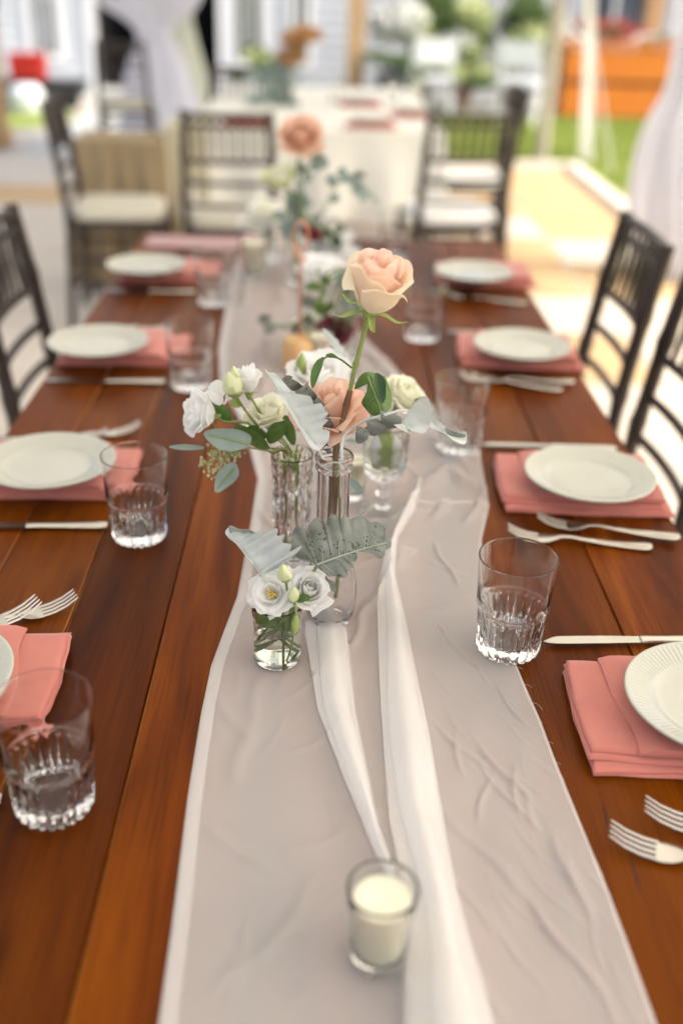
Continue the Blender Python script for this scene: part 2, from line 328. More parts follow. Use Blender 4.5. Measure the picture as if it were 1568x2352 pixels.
q = atY(4, 150, 9.2); woodpost(q.x-.1, 9.2, .16, 1.02, 'tan wooden post at the left edge with black cap')
o = MB().lathe([(.001, .0), (.1, 0), (.12, .08), (.12, .3), (.07, .36), (.001, .38)], 20).build('lantern', 'black'); o.location = (q.x-.1, 9.2, 1.02); tag(o, 'black lantern on top of the tan post at the left edge', 'lantern')
# ------------------------------------------------------------------ tent
t = thing('event_tent', 'white fabric tent canopy stretched over the tables', 'tent')
P = []
for i in range(25):
    row = []
    for j in range(25):
        x = -3.3+i*6.7/24; y = -4+j*13.2/24; u = abs(i/12-1); v = abs(j/12-1)
        row.append((x, y, 2.75+1.5*(1-max(u, v))**.8+.03*math.sin(i*2.1)*math.sin(j*1.7)))
    P.append(row)
MB().quadgrid(P).build('canopy', 'canopy', t)
def pole(x, y, r, h, label):
    o = MB().tube([(0, 0, 0), (0, 0, h)], r, 14).tube([(0, 0, 0), (0, 0, .03)], r*1.9, 14).build('tent_pole', 'pole'); o.location = (x, y, 0); return tag(o, label, 'pole', 'tent poles')
pp = at(1240, 372, 0); pole(pp.x, pp.y, .055, 2.85, 'weathered grey tent pole at the far right corner of the paving')
pole(-1.42, 9.42, .05, 2.85, 'tent pole wrapped by the tied white curtain at the far left')
pole(-3.25, 1, .055, 2.8, 'tent pole out at the left side of the paving'); pole(3.3, 2.2, .055, 2.8, 'tent pole outside the right side of the paving')
# hanging strap
a = atY(1355, 0, 9.2); b = atY(1345, 372, 9.2); P = []
for i in range(30):
    f = i/29; pt = b.lerp(a, f*2.4); w_ = .04+.02*math.sin(f*5+1); ang = .5*math.sin(f*7)
    P.append([(pt.x+s*w_*math.cos(ang), pt.y+s*w_*math.sin(ang), max(pt.z, .0)) for s in (-1, 1)])
tag(MB().quadgrid(P).build('hanging_strap', 'strap', fix=False), 'loose white fabric strap hanging in front of the orange planter', 'strap')
a = atY(1370, 150, 9.2); b = atY(1405, 400, 8.6)
tag(MB().tube([b, a, a+(a-b)], .008, 6).build('guy_rope', 'strap'), 'thin pale guy rope slanting down to the lawn on the right', 'rope')
def curtain(name, label, sections, m, pleats=22, depth=.35, seed=1):
    """sections: (centre vector, half width) from the floor up"""
    P = []; n = 220; rr = random.Random(seed); ph = [rr.uniform(0, 6) for _ in range(5)]
    zs = bez([c for c, h in sections], 60); hs = bez([Vector((h, 0, 0)) for c, h in sections], 60)
    for k, (c, h) in enumerate(zip(zs, hs)):
        hw = h.x; row = []
        for i in range(n):
            a = 2*PI*i/n; wv = 1+(.16+.12*min(1, hw/.3))*math.sin(a*pleats+ph[0]+.4*math.sin(k*.1))+.08*math.sin(a*7+ph[1]+k*.05)
            row.append((c.x+math.cos(a)*hw*wv, c.y+math.sin(a)*hw*depth*wv, c.z))
        P.append(row)
    return tag(MB().quadgrid(P, closev=True).build(name, m), label, 'curtain')
def cs(lx, rx, y, Y):
    l = atY(lx, y, Y); r = atY(rx, y, Y); return ((l+r)/2, (r.x-l.x)/2)
ls = [cs(295, 470, 318, 9.3), cs(303, 440, 250, 9.3), cs(302, 420, 170, 9.3), cs(318, 400, 110, 9.3), cs(322, 385, 82, 9.3), cs(300, 400, 50, 9.3), cs(240, 430, 0, 9.3)]
ls.append((Vector((ls[-1][0].x-.25, 9.3, 1.8)), .75)); ls.append((Vector((ls[-1][0].x-.25, 9.3, 2.75)), 1.2))
ls = [(Vector((c.x, c.y, max(c.z, .01))), h) for c, h in ls]
lc = curtain('curtain', 'white tulle curtain tied in the middle at the far left tent pole', ls, 'tulle', 18, .3, 2)
c0 = ls[4]; MB().tube([(c0[0].x+math.cos(a)*c0[1]*1.1, 9.3+math.sin(a)*c0[1]*.42, c0[0].z) for a in [k*PI/8 for k in range(17)]], .025, 8, cap=False).build('tie_back', 'tulle', lc)
gs = [cs(395+20, 480, 240, 9.6), cs(400, 470, 180, 9.6), cs(395, 450, 90, 9.6), cs(390, 432, 0, 9.6)]
g0 = gs[0]; gs = [(Vector((g0[0].x+.08, 9.6, .02)), .2)]+gs+[(Vector((gs[-1][0].x-.3, 9.6, 2.75)), .1)]
curtain('curtain', 'narrow ivory gauze curtain slanting beside the tied white curtain', gs, 'gauze', 9, .3, 5)
rs = [cs(1500, 1800, 640, 5.4), cs(1484, 1800, 520, 5.4), cs(1488, 1790, 420, 5.4), cs(1510, 1760, 300, 5.4), cs(1545, 1730, 210, 5.4), cs(1556, 1710, 150, 5.4), cs(1572, 1700, 80, 5.4), cs(1582, 1700, 0, 5.4)]
rs.append((Vector((rs[-1][0].x+.05, 5.4, 1.7)), .16)); rs.append((Vector((rs[-1][0].x+.35, 5.4, 2.75)), .55)); rs = [(Vector((c.x, c.y, max(c.z, .01))), h) for c, h in rs]
rc = curtain('curtain', 'white tulle curtain hanging at the right edge of the picture', rs, 'tulle', 26, .35, 9)
pole(rs[5][0].x, 5.4, .05, 2.9, 'tent pole inside the white curtain at the right edge')
# ------------------------------------------------------------------ orange planter bench and things by the lawn
a = atY(1287, 262, 12.4); zt = atY(1287, 97, 12.4).z; PX = a.x
o = thing('orange_planter', 'bright orange planter box of wide horizontal boards on the lawn edge', 'planter', (PX, 12.4, 0))
hh = (zt-.03)/2
for k in range(2):
    MB().box(0, 2.6, 0, .04, .02+k*hh, k*hh+hh-.03).build('board', 'oran', o, smooth=False)
    MB().box(0, .04, .042, .6, .02+k*hh, k*hh+hh-.03).build('board', 'oran', o, smooth=False)
MB().box(.05, 2.55, .05, .58, 0, zt-.1).build('box_core', 'black', o, smooth=False)
MB().box(-.02, 2.62, -.02, .62, zt-.028, zt).build('rim_board', 'oran', o, smooth=False)
def tuft(name, label, cat, c, rad, n, size, mats, seed=0, dense=.4, parent_stuff=False):
    """leaf-sized faces through a crown volume; returns a thing with stem + leaf masses"""
    rr = random.Random(seed); th = thing(name, label, cat, (c[0], c[1], 0)); mbs = [MB() for _ in mats]
    lumps = [(rr.gauss(0, .45), rr.gauss(0, .45), rr.gauss(0, .4)) for _ in range(9)]
    for _ in range(n):
        L = rr.choice(lumps); d = Vector((rr.gauss(0, 1), rr.gauss(0, 1), rr.gauss(0, 1))).normalized()*dense*rr.uniform(.4, 1)
        pz = c[2]+(L[2]+d.z)*rad[2]
        pt = Vector(((L[0]+d.x)*rad[0], (L[1]+d.y)*rad[1], max(pz, .03)))
        u = Vector((rr.gauss(0, 1), rr.gauss(0, 1), rr.gauss(0, 1))).normalized(); v = u.orthogonal().normalized(); s = size*rr.uniform(.6, 1.3)
        k = lumps.index(L) % len(mats) if rr.random() < .7 else 0
        mbs[k].face([pt-u*s, pt+v*s*.5, pt+u*s, pt-v*s*.5])
    for k, m in enumerate(mats):
        if mbs[k].f: mbs[k].build('foliage' if k == 0 else 'blossoms', m, th, smooth=False, fix=False)['kind'] = 'stuff'
    st = MB()
    for L in lumps: st.tube([(0, 0, 0), (L[0]*rad[0]*.5, L[1]*rad[1]*.5, c[2]*.6), (L[0]*rad[0], L[1]*rad[1], max(.05, c[2]+L[2]*rad[2]))], .012, 5)
    st.build('stem', 'redstem', th); return th
B_ = [((985, 60), 'tall lime flowering hydrangea beside the tan porch post', .42, 1), ((1075, 45), 'pale flowering hydrangea in the middle of the bushes', .42, 2), ((1175, 75), 'green flowering hydrangea next to the grey tent pole', .42, 3)]
for (px, py), lab, r, sd in B_:
    p = atY(px, py, 13.1); tuft('hydrangea_bush', lab, 'bush', (p.x, 13.1, max(p.z, .5)), (r*1.5, r, .55), 5200, .05, ['bushleaf', 'limeleaf', 'white'], sd)
p = atY(925, 160, 12.6); tuft('leafy_shrub', 'dark green low shrub growing above the dark planter pot', 'shrub', (p.x, 12.6, .52), (.4, .3, .16), 1500, .04, ['bushleaf', 'dkleaf'], 7)
p = atY(1070, 180, 12.6); tuft('leafy_shrub', 'light green low shrub between the two white folding chairs', 'shrub', (p.x, 12.6, .4), (.35, .3, .2), 1500, .04, ['bushleaf', 'limeleaf'], 8)
p = atY(615, 130, 13.2); tuft('leafy_shrub', 'round green shrub in front of the house window', 'shrub', (p.x, 13.2, .4), (.35, .3, .22), 1600, .035, ['bushleaf', 'limeleaf'], 9)
p = atY(915, 195, 12.3); o = MB().lathe([(.001, 0), (.2, 0), (.25, .36), (.27, .38), (.27, .42), (.24, .42), (.23, .36), (.001, .34)], 28).build('planter_pot', 'graypot'); o.location = (p.x, 12.3, 0); tag(o, 'dark grey planter pot under the dark green shrub', 'pot')
p = atY(1470, 75, 12.7); tuft('potted_flowers', 'red flowers growing on top of the orange planter', 'flowers', (p.x-.35, 12.7, zt+.12), (.45, .12, .14), 1100, .03, ['redflower', 'bushleaf'], 11)
p = atY(1560, 75, 12.7); tuft('potted_flowers', 'white blossoms at the right end of the orange planter', 'flowers', (p.x-.1, 12.7, zt+.07), (.4, .1, .07), 700, .035, ['white', 'bushleaf'], 12)
def folding_chair(p, rz, label):
    t = thing('folding_chair', label, 'chair', (p[0], p[1], 0), rz, 'white folding chairs by the bushes')
    MB().box(-.2, .2, -.19, .19, .42, .45).build('seat', 'plasticwhite', t, smooth=False)
    MB().box(-.2, .2, .2, .23, .58, .82).build('backrest', 'plasticwhite', t, smooth=False)
    for s in (-1, 1):
        MB().tube([(s*.21, -.22, 0), (s*.21, .22, .86)], .012, 8).build('leg', 'plasticwhite', t); MB().tube([(s*.21, .22, 0), (s*.21, -.17, .44)], .012, 8).build('leg', 'plasticwhite', t)
    return t
folding_chair(atY(990, 195, 11.6), PI, 'white folding chair on the lawn behind the white table'); folding_chair(atY(1190, 195, 11.6), PI*.9, 'white folding chair on the lawn by the grey tent pole')
# red cooler on a dark cart
p = atY(65, 150, 12); zc_ = p.z
o = thing('cart', 'dark cart standing under the red cooler by the house', 'cart', (p.x+.15, 12, 0))
MB().box(-.42, .42, -.2, .2, .12, zc_-.14).build('cart_body', 'black', o, smooth=False)
for s in (-1, 1): MB().lathe([(.001, -.03), (.1, -.03), (.1, .03), (.001, .03)], 20).build('wheel', 'black', o).matrix_local = Matrix.Translation((s*.33, -.24, .1)) @ Matrix.Rotation(PI/2, 4, 'X')
o = CO = thing('cooler', 'bright red cooler box on the dark cart by the house', 'cooler', (p.x, 12, zc_-.13))
MB().box(-.24, .24, -.16, .16, 0, .29).build('box', 'red', o, smooth=False); MB().box(-.25, .25, -.17, .17, .292, .35).build('lid', 'red', o, smooth=False); MB().tube([(-.25, -.18, .2), (-.1, -.21, .24), (.1, -.21, .24), (.25, -.18, .2)], .012, 8).build('handle', 'red', o); CO.scale = (.72, .72, .72)
p = atY(60, 208, 11.5); o = MB().lathe([(.001, 0), (.13, 0), (.17, .08), (.17, .2), (.12, .26), (.001, .27)], 24).build('white_bucket', 'plasticwhite'); o.location = (p.x, 11.5, 0); tag(o, 'round white bucket on the ground below the red cooler', 'bucket')
# ------------------------------------------------------------------ chiavari chairs
def make_chair(label, cush='cushion'):
    t = thing('banquet_chair', label, 'chair')
    def ringed(p0, p1, r, n=9):
        p0 = Vector(p0); p1 = Vector(p1); pts = []; rad = []
        for k in range(n*3+1):
            f = k/(n*3); pts.append(p0.lerp(p1, f)); rad.append(r*(1.22 if k % 9 == 4 else 1))
        return MB().tube(pts, rad, 8)
    # local: seat front towards +Y, back at -Y
    for s in (-1, 1):
        pts = bez([(s*.185, -.215, 0), (s*.18, -.19, .44), (s*.172, -.215, .70), (s*.165, -.25, .92)], 24)
        MB().tube(pts, [.0165+(.003 if i in (6, 12, 18) else 0) for i in range(25)], 10).build('back_post', 'chair', t)
        ringed((s*.19, .19, 0), (s*.185, .185, .445), .0155).build('leg', 'chair', t)
        MB().tube([(s*.185, -.2, .2), (s*.187, .187, .2)], .009, 8).tube([(s*.185, -.2, .3), (s*.187, .187, .3)], .009, 8).build('stretcher', 'chair', t)
    def rail(z, y, r, name, bow=.012):
        x = .17; MB().tube(bez([(-x, y, z), (-x*.5, y-bow, z), (0, y-bow*1.3, z), (x*.5, y-bow, z), (x, y, z)], 12), r, 8).build(name, 'chair', t)
    rail(.905, -.247, .012, 'top_rail'); rail(.865, -.241, .009, 'top_rail')
    rail(.73, -.221, .010, 'lower_rail'); rail(.645, -.208, .010, 'ladder_rung'); rail(.555, -.199, .010, 'ladder_rung')
    for k in range(7):
        x = -.125+k*.125/3; d = .012*(1-(x/.17)**2)*1.3
        MB().tube([(x, -.221-d, .73), (x, -.235-d, .80), (x, -.247-d, .905)], [.006, .008, .006], 7).build('spindle', 'chair', t)
    MB().tube([(-.18, -.195, .36), (.18, -.195, .36)], .009, 8).tube([(-.187, .187, .25), (.187, .187, .25)], .009, 8).tube([(-.187, .187, .34), (.187, .187, .34)], .009, 8).build('stretcher', 'chair', t)
    P = [[(sx*(.195+.01*e)-0, sy*.2, z) for sx, sy in ((-1, -1), (1, -1), (1.03, 1), (-1.03, 1))] for z, e in ((.43, 0), (.462, 0))]
    MB().quadgrid(P, closev=True).face(P[0][::-1]).face(P[1]).build('seat', 'chair', t, smooth=False)
    P = []
    for k in range(7):
        u = k/6*PI/2; P.append([( (.185-.02*(1-math.cos(u)))*sg(math.cos(a))*1.0, (.19-.02*(1-math.cos(u)))*sg(math.sin(a)), .464+.042*math.sin(u)) for a in [2*PI*i/40 for i in range(40)]])
    MB().quadgrid(P, closev=True).face(P[-1]).build('cushion', cush, t)
    return t
def sg(x): return math.copysign(abs(x)**.35, x)
ch0 = make_chair('dark banquet chair with spindle back beside the far right table side, tallest in view')
G1 = 'dark chairs along the long wooden table'; ch0['group'] = G1
_r = at(1440, 487, .92); _l = at(25, 470, .92)
ch0.location = (_r.x-.25, _r.y-.165, 0); ch0.rotation_euler = (0, 0, PI/2)         # faces -X
ch0['label'] = 'dark spindle back chair at the right of the wooden table, whole back in view'
copy_tree(ch0, (_r.x-.25, _r.y-.165-.50, 0), PI/2, 'dark spindle back chair cut by the right edge, its back only partly in view')
copy_tree(ch0, (_r.x-.255, _r.y-.165-1.05, 0), PI/2, 'dark chair showing only a post beside the nearer right plates')
copy_tree(ch0, (_l.x+.25, _l.y-.165, 0), -PI/2, 'dark spindle back chair at the left side of the wooden table')
G2 = 'dark chairs around the far tables'
copy_tree(ch0, (-.375, 4.42, 0), .0, 'dark chair seen from behind at the left near end of the white table', G2)
chw = make_chair('x', 'whitecush')
copy_tree(chw, (.56, 4.62, 0), .12, 'dark chair with white cushion at the near right corner of the white table', G2)
chw.location = (.74, 5.5, 0); chw.rotation_euler = (0, 0, PI/2); tag(chw, 'dark chair with white cushion at the right side of the white table, farther back', 'chair', G2)
copy_tree(ch0, (-.87, 4.5, 0), -PI/2+.06, 'dark chair turned sideways in front of the khaki cloth', G2)
p = atY(285, 150, 8.2); copy_tree(ch0, (p.x, 8.2, 0), .1, 'small distant dark chair just left of the tied curtain', G2)
p = at(545, 160, .92); copy_tree(ch0, (p.x, p.y, 0), PI, 'distant dark chair beyond the far end of the white table', G2)
# ------------------------------------------------------------------ cloth covered tables
def cloth_table(name, label, clabel, x0, x1, y0, y1, drop, m, seed=0, top=.75):
    t = thing(name, label, 'table', ((x0+x1)/2, (y0+y1)/2, 0)); hx, hy = (x1-x0)/2, (y1-y0)/2
    MB().box(-hx+.01, hx-.01, -hy+.01, hy-.01, top-.035, top-.004).build('tabletop', 'post', t, smooth=False)
    for sx in (-1, 1):
        for sy in (-1, 1): MB().tube([(sx*(hx-.12), sy*(hy-.15), 0), (sx*(hx-.12), sy*(hy-.15), top-.036)], .018, 8).build('leg', 'chair', t)
    rr = random.Random(seed); ph = rr.uniform(0, 6); per = []
    n = 60
    for a, b in (((-1, -1), (1, -1)), ((1, -1), (1, 1)), ((1, 1), (-1, 1)), ((-1, 1), (-1, -1))):
        for i in range(n): f = i/n; per.append(((a[0]+(b[0]-a[0])*f)*hx, (a[1]+(b[1]-a[1])*f)*hy))
    P = []
    for k in range(14):
        f = k/13; row = []
        for i, (x, y) in enumerate(per):
            L = math.hypot(x, y); w_ = f*(.035*math.sin(i*.42+ph)+.02*math.sin(i*.17+ph*2)+.03); cr = min(1, abs(abs(x)-hx)*4+abs(abs(y)-hy)*4)
            row.append((x*(1+w_/hx*.9), y*(1+w_/hy*.9), top+.003-drop*f-.002*math.sin(k)))
        P.append(row)
    mb = MB().quadgrid(P, closev=True).face([(x, y, top+.003) for x, y in per])
    c = mb.build('tablecloth', m); c.location = ((x0+x1)/2, (y0+y1)/2, 0); tag(c, clabel, 'tablecloth')
    return t
cloth_table('banquet_table', 'folding banquet table under the ivory cloth at the centre behind', 'ivory tablecloth on the table beyond the end of the wooden table', -.62, .56, 5.0, 6.95, .40, 'cloth', 1)
cloth_table('banquet_table', 'folding banquet table under the khaki cloth at the left behind', 'khaki brown tablecloth on the far left table', -1.13, -.74, 4.86, 5.16, .66, 'khaki', 2, .70)
o = MB().quadgrid([[(-.735+.20*j/20+.0, 4.96-.025*math.sin(j*1.3)*f-.02*f, .756-.735*f) for j in range(21)] for f in [i/10 for i in range(11)]]+[]).quadgrid([[(-.735+.20*j/20, 4.96+.35*g, .757) for j in range(21)] for g in (0, .5, 1)]).build('cloth_drape', 'khaki2', fix=False); tag(o, 'pale khaki cloth panel hanging to the floor between the two far tables', 'cloth')
# ------------------------------------------------------------------ the wooden table
T = thing('farm_table', 'long reddish brown wooden farm table laid for a meal', 'table', (0, 0, 0))
seams = [-.492, -.385, -.278, -.170, -.034, .092, .2045, .352, .492]
YN, YF = .12, 2.87
for k in range(8):
    x0, x1 = seams[k]+.0006, seams[k+1]-.0006; b = .0017; mb = MB(); ny = 60; rr = random.Random(k)
    P = []
    for j in range(ny+1):
        y = YN+(YF-YN)*j/ny; wv = .0004*math.sin(y*3+k*2)
        P.append([(x0, y, .715), (x0, y, .75-b*1.3), (x0+b*.9+wv, y, .75-.0002), ((x0+x1)/2, y, .75), (x1-b*.9-wv, y, .75-.0002), (x1, y, .75-b*1.3), (x1, y, .715)])
    mb.quadgrid(P)
    cnt = 6
    for j in range(ny):
        for c in range(cnt):
            if c == 1 or (c == 4 and k in (0, 1)): mb.mi[j*cnt+c] = 1 if (k in (1, 2, 3, 0)) else 0
    mb.face([P[0][i] for i in range(7)][::-1]).face([P[-1][i] for i in range(7)])
    po = mb.build('plank', ['plank', 'gold'], T, smooth=False); tn = [.80, .66, .60, .95, .9, .82, .70, .92][k]; po.color = (tn, tn, tn, 1)
MB().box(-.49, .49, YN+.01, YF-.01, .700, .7149).build('underboard', 'dark', T, smooth=False)
MB().box(-.43, -.40, .25, 2.75, .61, .6999).box(.40, .43, .25, 2.75, .61, .6999).box(-.3999, .3999, .25, .28, .61, .6999).box(-.3999, .3999, 2.72, 2.75, .61, .6999).build('apron', 'apron', T, smooth=False)
for sx in (-1, 1):
    for yy in (.27, 2.73): MB().box(sx*.415-.045, sx*.415+.045, yy-.045, yy+.045, 0, .6095).build('leg', 'apron', T, smooth=False)
# cracks in the right planks: thin sunk slivers of dark filler
crk = MB()
for pts in ([(1299, 1500), (1318, 1545), (1323, 1585)], [(1440, 1960), (1458, 2010), (1470, 2060)], [(1380, 1840), (1392, 1885), (1398, 1915)]):
    w3 = [at(x, y, .7503) for x, y in pts]; w3 = bez(w3, 12)
    P = [[(p.x-.0008*math.sin(PI*i/12)+.0006*math.sin(i*2.3), p.y, .7503), (p.x+.0008*math.sin(PI*i/12)+.0006*math.sin(i*2.3), p.y, .7503)] for i, p in enumerate(w3)]
    crk.quadgrid(P)
crk.build('crack', 'dark', T, smooth=False, fix=False)
# ------------------------------------------------------------------ sheer runner
def curve(pts):
    w3 = [at(x, y, .752) for x, y in pts]; w3.sort(key=lambda p: p.y)
    return np.array([p.y for p in w3]), np.array([p.x for p in w3])
cL = curve([(345, 2440), (365, 2352), (395, 2130), (432, 1830), (462, 1640), (485, 1530), (545, 1370), (575, 1210), (592, 1100), (560, 980), (505, 880), (502, 800), (520, 700), (540, 610), (556, 565)])
cR = curve([(1540, 2440), (1505, 2352), (1380, 2010), (1290, 1790), (1240, 1660), (1185, 1532), (1118, 1515), (1106, 1460), (1105, 1240), (1122, 1165), (1100, 1040), (980, 920), (850, 790), (790, 720), (770, 640), (760, 565)])
A0 = curve([(1000, 2440), (935, 2200), (895, 2060), (850, 1950), (790, 1800), (730, 1640), (700, 1460), (705, 1330), (700, 1200)])
A1 = curve([(1010, 2440), (950, 2180), (915, 2060), (868, 1910), (860, 1870), (815, 1640), (795, 1450), (760, 1330), (730, 1200)])
B0 = curve([(925, 2440), (928, 2300), (935, 2100), (893, 1900), (878, 1700), (870, 1560), (865, 1400), (880, 1290), (905, 1235), (935, 1165), (955, 1125), (1000, 1090)])
B1 = curve([(1170, 2440), (1130, 2352), (1075, 2160), (1045, 2050), (1015, 1880), (985, 1700), (950, 1530), (932, 1440), (905, 1330), (912, 1245), (952, 1180), (968, 1130), (1010, 1092)])
def ev(c, y): return np.interp(y, c[0], c[1])
creases = [((1098, 1717), (1209, 1841), .004, .0035), ((1209, 1841), (1230, 1900), .005, .002), ((1225, 2089), (1361, 2273), .005, .004), ((1009, 1681), (1113, 1769), .004, .0025), ((1041, 1490), (1093, 1530), .003, .003),
 ((1001, 1857), (1193, 2049), .007, .0025), ((1150, 1600), (1215, 1680), .003, .002), ((1000, 1260), (1045, 1345), .004, .003), ((920, 1415), (1098, 1388), .0025, .0025), ((1045, 1700), (1060, 1770), .004, .002),
 ((1125, 1800), (1100, 1880), .004, .0025), ((1180, 1780), (1190, 1860), .004, .0025), ((1300, 1980), (1330, 2060), .005, .003), ((960, 1130), (1030, 1092), .011, .016), ((1030, 1092), (1100, 1128), .009, .013), ((930, 1170), (1120, 1168), .008, .009), ((1090, 1050), (1040, 985), .009, .012),
 ((985, 1010), (1090, 1090), .006, .006), ((550, 1470), (660, 1380), .004, .003), ((500, 1600), (560, 1700), .008, .002), ((600, 1560), (540, 1800), .010, .0025), ((470, 1900), (620, 2010), .008, .0025), ((520, 2250), (700, 2100), .008, .002),
 ((600, 1180), (700, 1300), .006, .004), ((830, 1420), (905, 1330), .005, .006), ((800, 1500), (850, 1380), .006, .004), ((603, 900), (600, 820), .012, .016), ((600, 820), (640, 765), .012, .018), ((640, 765), (720, 748), .012, .016), ((840, 880), (900, 960), .008, .01), ((820, 800), (960, 930), .006, .008),
 ((560, 700), (580, 600), .012, .012), ((640, 620), (650, 700), .012, .01), ((1000, 950), (1060, 1040), .008, .008), ((870, 1120), (960, 1060), .007, .006), ((1010, 1440), (1110, 1560), .003, .0015), ((980, 1950), (1120, 2140), .004, .002), ((1060, 2180), (1140, 2330), .006, .003), ((1270, 1930), (1350, 2120), .005, .0025)]
CR = [(at(*a), at(*b), w_*.75, h_*.8) for a, b, w_, h_ in creases]
_r = random.Random(12)
for _ in range(46):                                   # fine slanting creases on the right half
    px, py = _r.uniform(980, 1420), _r.uniform(1250, 2330); a_ = at(px, py)
    if not ev(B1, a_.y)+.01 < a_.x < ev(cR, a_.y)-.012: continue
    L_c = _r.uniform(.02, .085); an = math.radians(_r.gauss(-62, 13)); CR.append((a_, a_+Vector((math.cos(an)*L_c, math.sin(an)*L_c, 0)), _r.uniform(.0014, .0034), _r.uniform(.0003, .0010)))
for _ in range(26):
    px, py = _r.uniform(430, 800), _r.uniform(1350, 2330); a_ = at(px, py)
    if not ev(cL, a_.y)+.02 < a_.x < ev(A0, a_.y)-.01: continue
    L_c = _r.uniform(.03, .10); an = math.radians(_r.gauss(65, 22)); CR.append((a_, a_+Vector((math.cos(an)*L_c, math.sin(an)*L_c, 0)), _r.uniform(.002, .005), _r.uniform(.0005, .0014)))
for _ in range(30):                                   # rumpled cloth round the vases and beyond
    px, py = _r.uniform(600, 1080), _r.uniform(760, 1330); a_ = at(px, py); L_c = _r.uniform(.03, .10); an = _r.uniform(0, PI)
    CR.append((a_, a_+Vector((math.cos(an)*L_c, math.sin(an)*L_c, 0)), _r.uniform(.004, .008), _r.uniform(.002, .006)))
def wrinkle(X, Y):
    z = np.zeros_like(X)
    for a, b, w_, h_ in CR:
        d = np.array([b.x-a.x, b.y-a.y]); L = np.hypot(*d); d /= L
        u = (X-a.x)*d[0]+(Y-a.y)*d[1]; v = -(X-a.x)*d[1]+(Y-a.y)*d[0]+.003*np.sin(u*60)
        win = 1/(1+np.exp(-(u+.002)/.006))*1/(1+np.exp((u-L-.002)/.006))
        z += 1.15*h_*np.exp(-(v/w_)**2)*win
    z += .0012*(1+np.sin(X*34+Y*9+1.5*np.sin(Y*5)))*.5+.0010*(1+np.sin((X*.5+Y)*24+2*np.sin(X*21)))*.5
    z += .0007*(1+np.sin((X-Y*.55)*95+3*np.sin(Y*7+X*11)))*.5*np.clip((X-.04)*14, 0, 1)
    return z
ys = np.concatenate([np.linspace(.30, 1.3, 360), np.linspace(1.3, 2.84, 130)[1:]])
rows = []
def seg(a, b, za, zb, n, arch=0, zc=0):
    f = np.linspace(0, 1, n); return a+(b-a)*f, za+(zb-za)*f+arch*np.sin(PI*f)
for y in ys:
    L, R = ev(cL, y), ev(cR, y); a0, a1, b0, b1 = [ev(c, y) for c in (A0, A1, B0, B1)]
    top = 1.165; fa = float(np.clip((1.02-y)/.06, 0, 1)); fb = float(np.clip((1.36-y)/.12, 0, 1))
    am, bm_ = (a0+a1)/2, (b0+b1)/2; a0 = am+(a0-am)*fa; a1 = am+(a1-am)*fa; b0 = bm_+(b0-bm_)*fb; b1 = bm_+(b1-bm_)*fb
    if y > 1.3: am = L+(R-L)*.4; bm_ = L+(R-L)*.65; g = min(1, (y-1.3)/.1); a0 = a0*(1-g)+am*g; a1 = a1*(1-g)+am*g; b0 = b0*(1-g)+bm_*g; b1 = b1*(1-g)+bm_*g
    if a1 > b0-.002: sft = a1-(b0-.002); a1 -= sft; a0 = min(a0, a1)
    xs, zs = [], []
    wa, wb = a1-a0, b1-b0; q1 = .10+.07*math.sin(y*19); q2 = .24+.10*math.sin(y*13+1); q3 = .80+.08*math.sin(y*17+2); q4 = .12+.08*math.sin(y*11+.5)
    for s in (seg(L+.013, L+.0004, .0016, .0012, 4), seg(L, a1, .0006, .0006, 50), seg(a1, a0, .0018, .0030, 8), seg(a0, a0+wa*q3, .0036, .0040, 7), seg(a0+wa*q3, a0+wa*q2, .0042, .0046, 7), seg(a0+wa*q2, a1-wa*q1, .0052, .0055, 12, .0060*fa), seg(a1-wa*q1, a1-.0004, .0050, .0024, 4),
              seg(a1+.0004, b1, .0008, .0006, 24), seg(b1, b0, .0018, .0030, 9), seg(b0, b0+wb*(q3+.05), .0036, .0040, 8), seg(b0+wb*(q3+.05), b0+wb*q2, .0042, .0046, 8), seg(b0+wb*q2, b1-wb*q4, .0052, .0055, 16, .0090*fb), seg(b1-wb*q4, b1-.0004, .0050, .0024, 5), seg(b1+.0004, R-.0003, .0008, .0006, 110), seg(R, R-.003, .0008, .0012, 2)):
        xs += list(s[0]); zs += list(s[1])
    rows.append((xs, zs))
X = np.array([r[0] for r in rows]); Z = np.array([r[1] for r in rows]); Yg = np.repeat(ys[:, None], X.shape[1], 1)
mA = np.array([(ev(A0, y)+ev(A1, y))/2 for y in ys])[:, None]; mB = np.array([(ev(B0, y)+ev(B1, y))/2 for y in ys])[:, None]; gate = 1/(1+np.exp((Yg-1.3)/.03))
Z = Z+.7508+wrinkle(X, Yg)+gate*(.0050*np.exp(-((X-mA)/.020)**2)/(1+np.exp((Yg-.98)/.02))+.0070*np.exp(-((X-mB)/.024)**2))
P = [[(X[i, j], Yg[i, j], Z[i, j]) for j in range(X.shape[1])] for i in range(len(ys))]
mb = MB().quadgrid(P)
ro = mb.build('table_runner', 'sheer', fix=False, ang=70); tag(ro, 'sheer off-white chiffon runner with loose folds down the middle of the table', 'table runner')
fr = MB(); rr = random.Random(4)
for y in np.linspace(.74, .89, 6):
    x = ev(cR, y); l = rr.uniform(.002, .010); fr.tube(bez([(x-.002, y, .752), (x+l*.5, y-l*.3, .7535), (x+l, y-l*rr.uniform(.2, 1.3), .751)], 6), .00012, 4)
fr.build('loose_thread', 'strap', ro)['kind'] = 'stuff'
TOP = .7535
